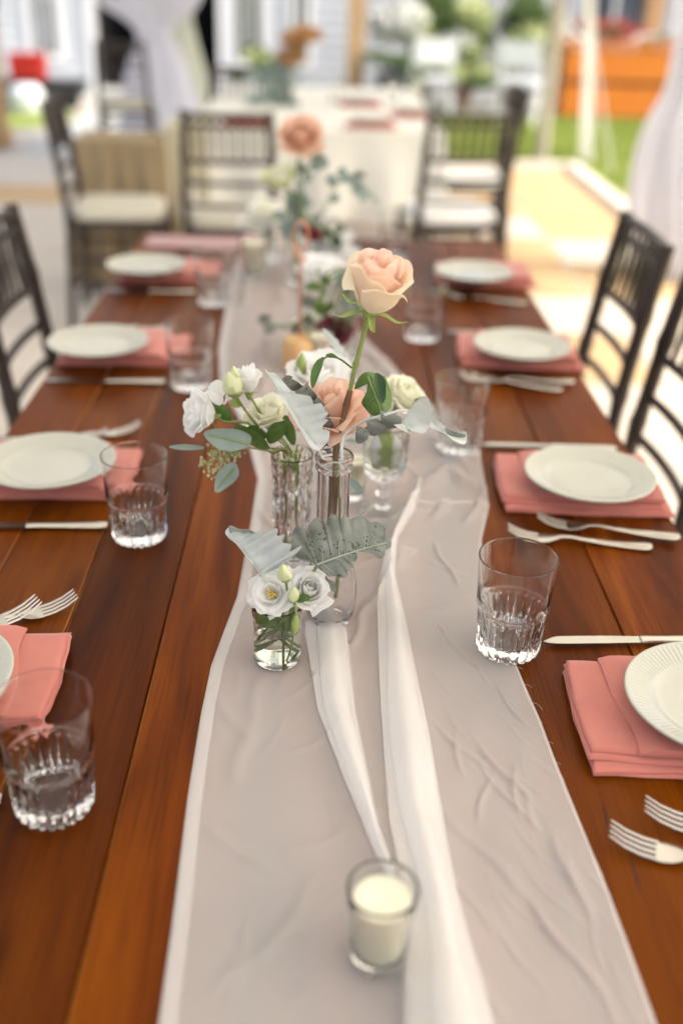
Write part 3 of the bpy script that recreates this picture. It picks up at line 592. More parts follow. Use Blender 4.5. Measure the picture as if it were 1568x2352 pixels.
# ------------------------------------------------------------------ tableware
# ------------------------------------------------------------------ vases and candles
def glassware(name, prof, m, n=144, amp=None, sub=4):
    """closed blown-glass body: profile resampled finely so that flat facets read as smooth glass"""
    P = [Vector((r, z, 0)) for r, z in prof]; fine = []; N = len(P)
    for i in range(N-1):
        p0, p1, p2, p3 = P[max(i-1, 0)], P[i], P[i+1], P[min(i+2, N-1)]; l = (p2-p1).length; k = sub if l > .002 else 2
        m1 = (p2-p0)*.5; m2 = (p3-p1)*.5
        if m1.length > l: m1 = m1.normalized()*l
        if m2.length > l: m2 = m2.normalized()*l
        for j in range(k):
            t = j/k; h = (2*t**3-3*t*t+1)*p1+(t**3-2*t*t+t)*m1+(-2*t**3+3*t*t)*p2+(t**3-t*t)*m2; fine.append((max(h.x, .001), h.y, i+t))
    fine.append((prof[-1][0], prof[-1][1], N-1.0))
    A = (lambda k, a, r, z: (amp(int(fine[k][2]), a, r, z)*(1-(fine[k][2] % 1))+amp(min(N-1, int(fine[k][2])+1), a, r, z)*(fine[k][2] % 1))) if amp else None
    return MB().lathe([(r, z) for r, z, _ in fine], n, A, capa=True, capb=True).build(name, m, smooth=False)
def scal(a, n): return abs(math.sin(a*n/2))
def tumbler_proto(label):
    prof = [(.001, .0015), (.024, .001), (.029, .0), (.0325, .003), (.0338, .009), (.0345, .02), (.0352, .035), (.0358, .050), (.0366, .0535), (.0376, .0565), (.0392, .0595), (.0396, .064), (.0395, .072), (.0402, .09), (.0418, .116), (.0420, .1172), (.0414, .1180), (.0406, .1172),
            (.0392, .09), (.0376, .070), (.0362, .060), (.0340, .048), (.0318, .034), (.0300, .022), (.0275, .0155), (.02, .0135), (.001, .013)]
    def amp(k, a, r, z):
        if 2 <= k <= 3: return -.0028+.0040*scal(a, 22)
        if 4 <= k <= 7: return -.0026+.0038*scal(a, 22)
        if k == 8: return .0006*scal(a, 22)
        if 21 <= k <= 24: return -.0016+.0022*scal(a, 22)
        return 0
    o = glassware('tumbler', prof, 'glass', 180, amp); tag(o, label, 'glass', 'ribbed water tumblers on the wooden table'); return o
tp = tumbler_proto('')
TUM = [((1163, 1497), 'ribbed clear tumbler at the runner edge, beside the serrated knife', 1), ((1050, 1037), 'ribbed tumbler on the runner edge level with the drooping silver leaf', 0), ((968, 778), 'blurred ribbed tumbler just right of the tall peach rose', 0), ((905, 597), 'farthest right tumbler behind the peach rose head', 0),
       ((128, 1850), 'large near ribbed tumbler at the lower left corner', 0), ((322, 1233), 'ribbed tumbler in front of the left plate and seeded eucalyptus', 0), ((440, 888), 'blurred ribbed tumbler at the second left napkin from the far end', 0), ((492, 697), 'farthest left blurred tumbler beside the last coral napkin', 0)]
for k, (q, lab, r) in enumerate(TUM):
    o = tp if k == 0 else tp.copy()
    if k: col.objects.link(o)
    p = at(*q); z = .7505
    if k in (0, 1): z = .7545
    o.location = (p.x, p.y, z); o.rotation_euler = (0, 0, .37*k+.1); o['label'] = lab
def plate_mesh(ribs=96):
    prof = [(.001, .004), (.04, .004), (.046, .0), (.050, .0), (.053, .004), (.066, .0085), (.080, .0135), (.0895, .0165), (.0915, .0180), (.0917, .0195), (.0905, .0205), (.0885, .0202), (.0862, .0193), (.080, .0173), (.073, .0148), (.0665, .0125), (.0645, .0122), (.061, .0098), (.057, .0078), (.052, .0072), (.03, .0070), (.001, .0070)]
    def amp(k, a, r, z): return 0
    mb = MB(); n = ribs*4; rings = []
    for k, (r, z) in enumerate(prof):
        d = .00055 if 12 <= k <= 15 else 0
        rings.append([(r*math.cos(2*PI*i/n), r*math.sin(2*PI*i/n), z+d*math.cos(2*PI*i/4)) for i in range(n)])
    mb.quadgrid(rings, closev=True); return mb
pl0 = plate_mesh().build('plate', 'plate', ang=60); tag(pl0, '', 'plate', 'ivory side plates on coral napkins')
def slab(w_, d_, h_, seed=0, puff=.002, fold='L', n=26, m=18, sag=0):
    """soft folded-cloth slab; rounded along its fold, thin at the other edges"""
    rr = random.Random(seed); P = []; ph = rr.uniform(0, 6)
    xs = [w_*(.5-.5*math.cos(PI*i/n)) for i in range(n+1)]; yy = [d_*(.5-.5*math.cos(PI*j/m)) for j in range(m+1)]
    top = []; bot = []
    for x in xs:
        rt = []; rb = []
        for y in yy:
            e = min(1, min(x, w_-x, y, d_-y)/.0035); e = math.sqrt(max(0, 1-(1-e)**2))
            bump_ = puff*math.sin(PI*x/w_)*math.sin(PI*y/d_)+.0006*math.sin(x*60+ph+y*25)+.0005*math.sin(y*90+ph)
            wob = .0014*math.sin(y*48+ph)+.0006*math.sin(y*130+ph); wob2 = .0014*math.sin(x*33+ph)+.0006*math.sin(x*95)
            rt.append((x+wob, y+wob2, h_*.5+(h_*.5+bump_)*e)); rb.append((x+wob, y+wob2, h_*.5-h_*.49*e))
        top.append(rt); bot.append(rb)
    mb = MB().quadgrid(top).quadgrid([r[::-1] for r in bot])
    per = [(i, 0) for i in range(n+1)]+[(n, j) for j in range(1, m+1)]+[(i, m) for i in range(n-1, -1, -1)]+[(0, j) for j in range(m-1, 0, -1)]
    return mb
def make_napkin():
    t = thing('napkin', '', 'napkin', group='folded coral napkins under the plates')
    def part(name, mb, x, y, z, rz=0, tilt=0):
        o = mb.build(name, 'napkin', t, ang=60); o.matrix_local = Matrix.Translation((x, y, z)) @ Matrix.Rotation(rz, 4, 'Z') @ Matrix.Rotation(tilt, 4, 'Y'); return o
    part('bottom_fold', slab(.235, .160, .0042, 1, .0010), .004, 0, .0)
    part('bottom_fold', slab(.232, .158, .0042, 2, .0012), .006, .001, .0040, .010)
    part('middle_fold', slab(.226, .149, .0055, 3, .0015), .0, .0125, .0078, -.030, .004)
    part('top_fold', slab(.222, .143, .0055, 4, .0030), .003, .0175, .0128, -.022, .006)
    # pocket: a fold laid over with a slanting free edge
    P = []
    for i in range(21):
        row = []
        for j in range(19):
            v = j/18; xl = .044+.008*(1-v)+.002*math.sin(v*6); x = xl+(.226-xl)*i/20; y = .012+.149*v; e = min(1, i/2); e = math.sqrt(max(0, 1-(1-e)**2))
            row.append((x-.003*(1-e)+.0015*math.sin(v*9), y, .0212+.0046*e+.0030*math.sin(PI*v)*e-.002*i/20))
        P.append(row)
    bot = [[(x, y, .0190) for x, y, z in r] for r in P]
    o = MB().quadgrid(P).quadgrid([P[0], bot[0]]).quadgrid([[r[0] for r in P], [r[0] for r in bot]]).quadgrid([[r[-1] for r in P], [r[-1] for r in bot]]).build('pocket_fold', 'napkin', t, ang=60)
    return t
nap0 = make_napkin()
def loft(rows):
    """rows of (x, y, z, halfwidth, halfthick)"""
    P = []
    for x, y, z, hw, ht in rows:
        P.append([(x, y+hw*math.cos(a), z+ht*math.sin(a)) for a in [2*PI*k/10 for k in range(10)]])
    return MB().quadgrid(P, closev=True).face(P[0][::-1]).face(P[-1])
def make_fork():
    t = thing('fork', '', 'fork', group='steel forks')
    hd = [(0, .0062, .0045), (.004, .0098, .0040), (.010, .0108, .0036), (.03, .0096, .0036), (.06, .0066, .0044), (.085, .0044, .0065), (.105, .0034, .0088), (.118, .0036, .0082), (.126, .0075, .0062), (.134, .0112, .0048), (.142, .0122, .0040), (.148, .0122, .0040)]
    loft([(x, 0, z, w_, .0013 if x > .12 else .0019) for x, w_, z in hd]).build('handle', 'steel', t)
    loft([(.004, 0, .0060, .004, .0004), (.012, 0, .0058, .006, .0006), (.05, 0, .0062, .0036, .0006), (.08, 0, .0078, .0018, .0006)]).build('handle_inlay', 'steel', t)
    for k in range(4):
        y = (-1.5+k)*.0066
        loft([(.146, y, .0040, .0021, .0011), (.160, y*1.0, .0052, .0019, .0011), (.174, y*.98, .0092, .0016, .0010), (.186, y*.95, .0155, .0012, .0008), (.1885, y*.95, .0170, .0005, .0004)]).build('tine', 'steel', t)
    return t
def make_knife():
    t = thing('knife', '', 'knife', group='steel table knives')
    loft([(0, 0, .0045, .0055, .0025), (.004, 0, .0045, .0078, .0035), (.015, 0, .0045, .0084, .0038), (.05, 0, .0048, .0070, .0036), (.085, 0, .0052, .0058, .0034), (.098, 0, .0052, .0066, .0036), (.104, 0, .0052, .0070, .0030)]).build('handle', 'steel', t)
    P = []; n = 90
    for i in range(n+1):
        x = .104+.112*i/n; f = i/n
        top = .0062+.0006*math.sin(f*PI); bot = -.0066-.0022*math.sin(min(1, f*1.3)*PI*.6)
        if f > .8: s = (f-.8)/.2; top *= math.sqrt(max(0, 1-s*s*.9)); bot = bot*(1-s**2.2)+ (top-.001)*s**2.2
        if .42 < f < .93: bot += .0005*(i % 2)
        P.append([(x, top, .0052+.0007), (x, bot, .0052), (x, top, .0052-.0007)])
    MB().quadgrid(P, closev=True).face(P[0]).face(P[-1][::-1]).build('blade', 'steel', t, smooth=False)
    return t
fk0 = make_fork(); kn0 = make_knife()
used = {'n': 0, 'f': 0, 'k': 0, 'p': 0}
def put(proto, key, loc, rz, label):
    if used[key] == 0: o = proto; o.location = loc; o.rotation_euler = (0, 0, rz); o['label'] = label
    else: o = copy_tree(proto, loc, rz, label)
    used[key] += 1; return o
def napkin_plate(side, y0, x0, px, py, nl, pl, rz=0):
    if side == 'R': put(nap0, 'n', (x0, y0, .7505), rz, nl)
    else:  put(nap0, 'n', (x0, y0+.160, .7505), PI+rz, nl)
    p = at(px, py, .789); o = put(pl0, 'p', (p.x, p.y, .7765), .3*used['p'], pl)
N = ['nearest', 'second', 'third', 'farthest']
# right side (x0 = inner edge, y0 = near edge)
napkin_plate('R', .722, .257, 1650, 1612, 'folded coral napkin at the right edge, nearest on the right side', 'ivory plate with a ribbed rim cut off by the right edge', -.02)
napkin_plate('R', 1.248, .256, 1352, 1094, 'coral napkin under the fully visible sharp right plate', 'whole ivory plate second from the camera on the right side', -.035)
napkin_plate('R', 1.835, .262, 1197, 796, 'coral napkin third from the camera on the right side', 'blurred ivory plate third from the camera on the right side', -.05)
napkin_plate('R', 2.40, .275, 1087, 627, 'farthest coral napkin on the right side of the table', 'farthest ivory plate on the right side of the table', -.02)
# left side (x0 = inner edge)
napkin_plate('L', .775, -.262, -190, 1560, 'coral napkin at the left edge behind the near tumbler', 'ivory plate barely visible at the left edge', .06)
napkin_plate('L', 1.262, -.262, 112, 1064, 'coral napkin under the left plate beside the ribbed tumbler', 'ivory plate cut by the left edge, second from the camera', .03)
napkin_plate('L', 1.80, -.25, 226, 788, 'coral napkin third from the camera on the left side', 'blurred ivory plate third from the camera on the left side', .02)
napkin_plate('L', 2.36, -.24, 336, 611, 'farthest coral napkin on the left side of the table', 'farthest ivory plate on the left side of the table', .02)
def cut(proto, key, tip, tail, label, z=.7508, L=.1885, hz=0, tailed=False):
    """lay a piece so that its tip and tail are at the given spots"""
    a = at(*tip); b = at(*tail); d = (a-b); rz = math.atan2(d.y, d.x); d.normalize(); p = b if tailed else a-d*L
    o = put(proto, key, (p.x, p.y, z+hz), rz, label); return o
KL = .216
cut(kn0, 'k', (1243, 1482), (1568, 1478), 'serrated table knife right of the sharp tumbler', L=KL)
cut(kn0, 'k', (1100, 1028), (1420, 1036), 'table knife beyond the fully visible right plate', L=KL)
cut(kn0, 'k', (1018, 768), (1200, 770), 'blurred table knife beyond the third right plate', L=KL)
cut(kn0, 'k', (-40, 1216), (248, 1213), 'table knife in front of the left napkin, handle towards the tumbler', tailed=True)
cut(kn0, 'k', (95, 880), (380, 882), 'blurred table knife in front of the third left napkin', tailed=True)
cut(kn0, 'k', (228, 673), (450, 675), 'farthest left table knife', tailed=True)
cut(kn0, 'k', (-260, 1848), (6, 1844), 'knife handle end just entering at the lower left edge', tailed=True)
cut(fk0, 'f', (1228, 1212), (1555, 1245), 'upper of two crossed forks behind the sharp tumbler', hz=.004)
cut(fk0, 'f', (1162, 1236), (1500, 1262), 'lower of two crossed forks behind the sharp tumbler')
cut(fk0, 'f', (1470, 1885), (1750, 1950), 'upper fork at the lower right edge, tines pointing left', hz=.004)
cut(fk0, 'f', (1392, 1935), (1700, 2010), 'lower fork at the lower right edge, tines pointing left')
cut(fk0, 'f', (1052, 872), (1290, 900), 'blurred front fork near the third right napkin')
cut(fk0, 'f', (1080, 880), (1325, 886), 'blurred rear fork near the third right napkin', hz=.004)
cut(fk0, 'f', (1020, 684), (1200, 700), 'farthest right fork in front of the last napkin')
cut(fk0, 'f', (178, 1392), (-130, 1470), 'front fork by the left napkin, tines reaching farthest right')
cut(fk0, 'f', (94, 1412), (-190, 1510), 'crossing fork by the left edge with shorter visible tines', hz=.005)
cut(fk0, 'f', (325, 992), (30, 1030), 'fork beyond the left plate, tines pointing right')
cut(fk0, 'f', (250, 1015), (-40, 1022), 'fork resting behind the left plate rim', hz=.004)
cut(fk0, 'f', (400, 760), (200, 760), 'blurred fork beyond the third left plate')
# mauve sheet standing in for the purple tabletop reflection at the far left end
o = slab(.30, .13, .004, 8, .001).build('reflection_sheet', 'purple', ang=60); p = at(280, 590); o.location = (-.5+.03, 2.70, .7508); tag(o, 'mauve sheet standing for the reflection at the far left end of the wooden table', 'cloth')

def lathe_obj(name, prof, m, loc, label, cat, n=64, amp=None, group=None, ang=50, sub=4):
    o = glassware(name, prof, m, max(n, 120) if sub > 2 else n, amp, sub); o.location = loc; return tag(o, label, cat, group)
def votive(loc, label, clabel, s=1):
    o = lathe_obj('votive_holder', [(r*s, z*s) for r, z in [(.001, .001), (.017, .0005), (.020, .001), (.0212, .006), (.0228, .03), (.0252, .060), (.0262, .0725), (.0262, .0745), (.0255, .0752), (.0246, .0745), (.0240, .0715), (.0228, .06), (.0206, .03), (.0190, .014), (.016, .0115), (.001, .011)]], 'greyglass', loc, label, 'candle holder', group='glass votive holders')
    c = thing('votive_candle', clabel, 'candle', (loc[0], loc[1], loc[2]+.0118*s), group='cream votive candles')
    MB().lathe([(r*s, z*s) for r, z in [(.001, 0), (.0150, 0), (.0170, .002), (.0195, .030), (.0215, .050), (.0213, .0522), (.0198, .0525), (.010, .0515), (.001, .051)]], 48, capa=True, capb=True).build('wax', 'wax', c)
    return o
p = at(868, 2207); votive((p.x, p.y, TOP), 'clear glass votive holder nearest the camera on the runner', 'cream candle in the nearest glass votive holder')
p = at(805, 1145); votive((p.x, p.y, TOP), 'small glass votive behind the slender bud vase', 'cream candle hidden partly behind the bud vase', .9)
p = at(735, 850); votive((p.x, p.y, TOP), 'blurred votive beside the copper wire number stand', 'cream candle just right of the copper wire stand', 1)
p = at(583, 640); votive((p.x, p.y, TOP), 'blurred tall votive left of the far vases', 'cream candle far down the runner on the left', 1.3)
# small cylinder glass
EV = at(637, 1518); ez = TOP
lathe_obj('vase', [(.001, .002), (.02, .0008), (.0235, .001), (.0250, .004), (.0254, .02), (.0256, .05), (.0258, .0545), (.0268, .060), (.0270, .068), (.0266, .0712), (.0258, .0718), (.0250, .070), (.0248, .06), (.0240, .052), (.0238, .02), (.0232, .009), (.018, .007), (.001, .0065)], 'glass', (EV.x, EV.y, ez), 'small clear cylinder glass holding two white blooms', 'vase')
lathe_obj('water', [(.001, .0067), (.018, .0071), (.02335, .0091), (.02395, .02), (.0241, .042), (.0236, .0412), (.001, .0410)], 'water', (EV.x, EV.y, ez), 'clear water in the small cylinder glass with crossed green stems', 'water')
BV = at(757, 1428)
lathe_obj('bud_vase', [(.001, .004), (.012, .0015), (.020, .0), (.0235, .002), (.0262, .010), (.0285, .026), (.0292, .040), (.0280, .056), (.0245, .072), (.0200, .086), (.0178, .100), (.0172, .12), (.0172, .185), (.0176, .190), (.0196, .1925), (.0196, .1955), (.0180, .1975), (.0186, .200), (.0205, .2025), (.0206, .2060), (.0192, .2085), (.0176, .2070), (.0162, .200), (.0156, .185), (.0154, .12), (.0160, .100), (.0182, .086), (.0226, .072), (.026, .056), (.0270, .040), (.0262, .026), (.0238, .013), (.018, .0085), (.001, .010)], 'pinkglass', (BV.x, BV.y, TOP), 'slender clear bud vase with bulb base holding the tall peach rose', 'vase', 72, lambda k, a, r, z: .0006*math.cos(a*8) if .1 < z < .19 and k < 14 else 0)
CV = Vector((-.03, 1.085, 0))
lathe_obj('cut_glass_vase', [(.001, .003), (.017, .0), (.0205, .002), (.0212, .01), (.0205, .03), (.0212, .06), (.0222, .10), (.0238, .14), (.0248, .155), (.0246, .157), (.0225, .155), (.021, .14), (.0192, .10), (.0184, .06), (.0178, .03), (.0165, .018), (.001, .016)], 'glass', (CV.x, CV.y, TOP), 'tall cut glass vase with faceted sides behind the white blooms', 'vase', 144,
          lambda k, a, r, z: (-.0012+.0020*scal(a, 16)+.0009*math.sin(z*420)*math.sin(a*8)) if 2 <= k <= 7 else 0)
# finer facets for the cut vase come from real rings of diamonds
cvd = [o for o in col.objects if o.name == 'cut_glass_vase'][0]
for zz in (.02, .045, .07, .095, .12):
    dm = MB()
    for k in range(14):
        a = 2*PI*(k+(.5 if int(zz*1000) % 2 else 0))/14; r = .0217+zz*.012; c = Vector((r*math.cos(a), r*math.sin(a), zz)); u = Vector((-math.sin(a), math.cos(a), 0))*.0036; v = Vector((0, 0, .009)); w_ = Vector((math.cos(a), math.sin(a), 0))*.0018
        for q in ((c-u-w_, c-v-w_), (c-v-w_, c+u-w_), (c+u-w_, c+v-w_), (c+v-w_, c-u-w_)): dm.face([q[0], q[1], c+w_])
    dm.build('cut_facets', 'glass', cvd, smooth=False, fix=False)
GV = at(876, 1178)
lathe_obj('goblet', [(.001, .003), (.02, .0012), (.028, .0), (.0310, .001), (.0312, .003), (.026, .0055), (.012, .009), (.0065, .015), (.0060, .022), (.0085, .028), (.0062, .034), (.0058, .042), (.0085, .047), (.018, .052), (.0255, .060), (.0285, .075), (.0300, .10), (.0310, .128), (.0312, .130), (.0300, .1305), (.0288, .128), (.0275, .10), (.0258, .078), (.022, .066), (.012, .060), (.001, .058)], 'glass', (GV.x, GV.y, TOP), 'pressed glass footed goblet holding a cream rose', 'goblet', 144,
          lambda k, a, r, z: (.0011*scal(a, 14)+.0012*math.sin(z*520)*math.sin(a*7)) if 14 <= k <= 16 else (.0012*math.cos(a*14) if 1 <= k <= 5 else (.0008*math.cos(a*6) if 6 <= k <= 12 else 0)))
lathe_obj('water', [(.001, .0585), (.012, .0605), (.0221, .0665), (.0259, .078), (.0276, .10), (.001, .1)], 'water', (GV.x, GV.y, TOP), 'clear water inside the pressed glass goblet', 'water')
# ------------------------------------------------------------------ flowers
def stem(th, pts, r, m='stem', name='stem', n=9, nodes=()):
    pts = bez(pts, 18); rad = [r*(1.15-.25*i/18)+(r*.45 if i in nodes else 0) for i in range(len(pts))]
    return MB().tube(pts, rad, n).build(name, m, th)
def petal(R, H, W, openp, curl, ruf, rr, n=9, close=0., frill=0.):
    P = []; ph = rr.uniform(0, 6); ph2 = rr.uniform(0, 6); k1 = rr.uniform(1.6, 3.2); asym = rr.uniform(-.12, .12)
    for i in range(n+1):
        t_ = i/n; row = []
        base = math.sin(PI/2*min(1, t_*1.7))**.7
        rad = R*(base*(1-openp)+t_*openp)+curl*R*max(0, t_-.5)**2*3.4-close*R*max(0, t_-.45)**2*3.2
        wid = W*(.32+.68*math.sin(PI/2*min(1, t_*1.9)))*(1-1.1*max(0, t_-.55)**2)
        for j in range(n+1):
            s = -1+2*j/n; a = s*wid; e = abs(s)**2.6
            z = H*(t_-.15*e*t_+asym*s*t_*t_)-curl*H*max(0, t_-.66)**2*2.6
            r_ = max(.0004, rad*(1+.06*e*t_)+ruf*R*t_*t_*math.sin(k1*s*2+ph)+frill*R*t_**4*math.sin(7*s+ph2))
            z += (ruf*.45*math.sin(k1*s*2.3+ph2)+frill*.4*math.sin(6*s+ph))*H*t_**3
            row.append((r_*math.cos(a), r_*math.sin(a), z))
        P.append(row)
    return MB().quadgrid(P)
def bloom(th, c, axis, R, H, layers, mats, seed=1, n=9, spin=0):
    """layers: (count, Rfrac, Hfrac, W, open, curl, ruf, matindex, z0)"""
    rr = random.Random(seed); q = Vector(axis).normalized().to_track_quat('Z', 'Y').to_matrix().to_4x4(); base = Matrix.Translation(Vector(c)) @ q
    inv = Matrix.Translation(-th.location)
    for li, lay in enumerate(layers):
        (cnt, rf, hf, W, op, cu, ru, mi, z0), cl, fr_ = lay[:9], (lay[9] if len(lay) > 9 else 0), (lay[10] if len(lay) > 10 else 0)
        for k in range(cnt):
            a = 2*PI*k/cnt+li*.9+spin+rr.uniform(-.15, .15); v = rr.uniform(.93, 1.07)
            o = petal(R*rf*v, H*hf*rr.uniform(.94, 1.04), W, op, cu*rr.uniform(.5, 1.5), ru, rr, n, cl, fr_).build('petal', mats[mi if not isinstance(mi, tuple) else mi[k % len(mi)]], th, fix=False, ang=None)
            tilt = Matrix.Rotation(rr.uniform(-.05, .10), 4, Vector((-math.sin(a), math.cos(a), 0)))
            o.matrix_local = inv @ base @ Matrix.Translation((0, 0, z0*H+k*.0004)) @ tilt @ Matrix.Rotation(a, 4, 'Z')
def leafstrip(pts, width, side, m, parent, name='leaf', cup=.15, rel=Vector((0, 0, 0)), prof=None, n=14, k=6):
    pts = bez(pts, n); P = []; side = Vector(side).normalized()
    for i, p in enumerate(pts):
        f = i/n; t_ = (pts[min(i+1, n)]-pts[max(i-1, 0)]).normalized(); s_ = (side-t_*side.dot(t_)).normalized(); nn = t_.cross(s_)
        w_ = width*(prof(f) if prof else math.sin(PI*min(1, f*.97+.03))**.75)
        P.append([p+s_*w_*u+nn*cup*w_*(abs(u)**1.5) for u in [-1+2*j/k for j in range(k+1)]])
    P = [[q-rel for q in r] for r in P]
    return MB().quadgrid(P).build(name, m, parent, fix=False, ang=None)
def traced_leaf(outline, mid0, mid1, P0, nrm, m, parent, name='leaf', cup=0, K=6, ripple=.0015, zoom=None, vein=True, seed=0, droop=0):
    nrm = Vector(nrm).normalized()
    if zoom: ox, oy, s = zoom; cv = lambda p: ((ox+p[0]*s)*.784, (oy+p[1]*s)*.784)
    else: cv = lambda p: p
    O = []; nO = len(outline)
    dense = []
    for i in range(nO):
        a, b = outline[i], outline[(i+1) % nO]; p_, n_ = outline[i-1], outline[(i+2) % nO]
        for t_ in (0, .33, .66):
            dense.append(tuple(.5*((2*a[c])+(b[c]-p_[c])*t_+(2*p_[c]-5*a[c]+4*b[c]-n_[c])*t_*t_+(3*a[c]-p_[c]-3*b[c]+n_[c])*t_**3) for c in (0, 1)))
    O = [onplane(*cv(p), P0, nrm) for p in dense]; a = onplane(*cv(mid0), P0, nrm); b = onplane(*cv(mid1), P0, nrm)
    d = b-a; L = d.length; dn_ = d/L; side = nrm.cross(dn_)
    rows = []
    for i, p in enumerate(O):
        t_ = min(max((p-a).dot(dn_)/L-.08, 0), 1); mm = a+d*t_; row = []
        for k in range(K+1):
            f = k/K; q = mm.lerp(p, f); lat = (q-a).dot(side); lon = (q-a).dot(dn_)
            q = q+nrm*(cup*lat*lat/L+ripple*f*math.sin(i*.9+seed)+ripple*.5*f*f*math.sin(i*.37+1)-(0 if f else ripple*.9)+droop*lon*lon/L)
            row.append(q)
        rows.append(row)
    o = MB().quadgrid(rows, closeu=True).build(name, m, parent, fix=False, ang=None)
    if vein:
        pts = [a+d*(i/12)+nrm*(.0003+droop*(L*(i/12))**2/L) for i in range(13)]
        rad = [.0011*(1-.7*i/12) for i in range(13)]
        mb = MB().tube(pts, rad, 6)
        for i in range(len(O)//15):
            p = O[i*15+7]; t_ = min(max((p-a).dot(dn_)/L-.18, 0), 1); mm = a+d*t_
            q = mm.lerp(p, .8); pq = [mm.lerp(q, u/5) for u in range(6)]; pq = [x+nrm*(.0003+cup*((x-a).dot(side))**2/L+droop*((x-a).dot(dn_))**2/L) for x in pq]
            mb.tube(pq, [.00042*(1-.8*u/5) for u in range(6)], 4)
        mb.build('vein', {'dusty': 'veinm', 'pale': 'pale'}.get(m, 'sepal'), parent)
    return o
Z6 = (550, 1250, 700/1568); Z5 = (500, 650, 900/1568)
cdir = Vector((-.03, -.88, .47))                     # towards the viewer's side of the table
def zz(p, Z): return ((Z[0]+p[0]*Z[2])*.784, (Z[1]+p[1]*Z[2])*.784)
def W6(x, y, Y): return atY(*zz((x, y), Z6), Y)
def W5(x, y, Y): return atY(*zz((x, y), Z5), Y)
ROSE = [(2, .16, .88, 2.2, 0, 0, .02, 0, .10, .4), (2, .30, .92, 1.9, 0, 0, .03, 0, .08, .35), (3, .46, .95, 1.45, 0, 0, .03, 0, .06, .3), (3, .62, .97, 1.35, 0, .04, .03, 0, .05, .15),
 (3, .80, .98, 1.25, 0, .16, .03, 1, .03, 0), (4, .94, .96, 1.05, 0, .30, .04, 1, 0, 0), (3, 1.0, .97, 1.1, 0, .40, .08, 2, -.02, 0), (3, 1.06, .84, .95, 0, .55, .10, 3, -.03, 0)]
FULL = [(2, .16, .72, 1.6, 0, 0, .03, 0, .1, .5), (3, .30, .80, 1.3, 0, 0, .04, 0, .08, .4), (4, .46, .88, 1.05, 0, .05, .04, 0, .05, .2), (5, .62, .92, .9, .05, .2, .05, 0, .03, 0), (5, .80, .90, .8, .1, .35, .05, 1, 0, 0), (6, .95, .82, .75, .15, .4, .06, 1, -.02, 0), (5, 1.02, .66, .7, .25, .45, .07, 2, -.03, 0)]
LISI = [(3, .22, .80, 1.5, 0, 0, .05, 0, .05, .5, .03), (4, .42, .88, 1.1, .1, .1, .06, 0, .03, .1, .04), (5, .66, .9, .95, .25, .25, .07, 0, 0, 0, .05), (5, .88, .85, .85, .4, .35, .08, 0, -.02, 0, .05), (4, 1.0, .7, .8, .5, .3, .09, 0, -.04, 0, .05)]
LOW = [(3, .28, .85, 1.4, 0, 0, .04, 0, .08, .4), (4, .58, .95, 1.1, .0, .15, .05, 0, .03, .1), (5, .9, .85, .9, .1, .35, .06, 1, 0, 0)]
OPEN = [(4, .50, .84, 1.25, .30, .12, .05, 0, .02, 0, .02), (4, .78, .80, 1.15, .5, .22, .06, 0, 0, 0, .03), (5, .98, .64, 1.05, .65, .22, .07, 0, -.03, 0, .03)]
def sepals(th, c, axis, r, n=5, m='sepal', L=.02, w_=.0035, droop=.6):
    q = Vector(axis).normalized().to_track_quat('Z', 'Y')
    MB().lathe([(.001, -.007), (.0035*r/.01, -.005), (.0065*r/.01, .0), (.0058*r/.01, .005), (.001, .007)], 14).build('calyx', m, th).matrix_local = Matrix.Translation(Vector(c)-th.location) @ q.to_matrix().to_4x4()
    for k in range(n):
        a = 2*PI*k/n+.4; d = Vector((math.cos(a), math.sin(a), 0)); s_ = Vector((-math.sin(a), math.cos(a), 0))
        pts = [Vector(c)+q @ (d*.004), Vector(c)+q @ (d*L*.5+Vector((0, 0, .002))), Vector(c)+q @ (d*L+Vector((0, 0, -L*droop*.3))), Vector(c)+q @ (d*L*1.4+Vector((0, 0, L*.2-L*droop*.4)))]
        leafstrip(pts, w_, q @ s_, m, th, 'sepal', .5, th.location, lambda f: (1-f)**.6*(.4+.6*min(1, f*5)), 8, 4)
# --- tall peach rose in the bud vase
Yr = 1.0
th = thing('rose', 'tall pale peach rose with a bent stem rising from the bud vase', 'flower', (BV.x, BV.y, TOP))
def rel(p, th=th): return Vector(p)-th.location
def stemw(th, pts, r, m, **k): return stem(th, [Vector(p)-th.location for p in pts], r, m, **k)
head = W5(1010, 470, Yr)
top_ = [head, W5(985, 570, Yr), W5(962, 660, Yr), W5(936, 760, Yr), W5(915, 860, Yr-.002), W5(885, 980, Yr-.004), W5(855, 1110, Yr-.006)]
stemw(th, top_[:5], .0025, 'stem', nodes=(12,))
stemw(th, top_[4:]+[W5(845, 1160, Yr-.006), Vector((BV.x-.002, BV.y, TOP+.13)), Vector((BV.x-.011, BV.y-.002, TOP+.06)), Vector((BV.x-.013, BV.y, TOP+.02))], .0027, 'redstem', name='stem', nodes=(2, 9))
hc = W5(1020, 455, Yr); hax = (W5(1085, 165, Yr-.012)-hc)
bloom(th, hc, hax, .0215, .061, ROSE, ['peach', 'peach', 'cream', 'cream'], 5, 12, spin=-1.9)
sepals(th, head, hax, .011, 5, 'sepal', .030, .0050, .25)
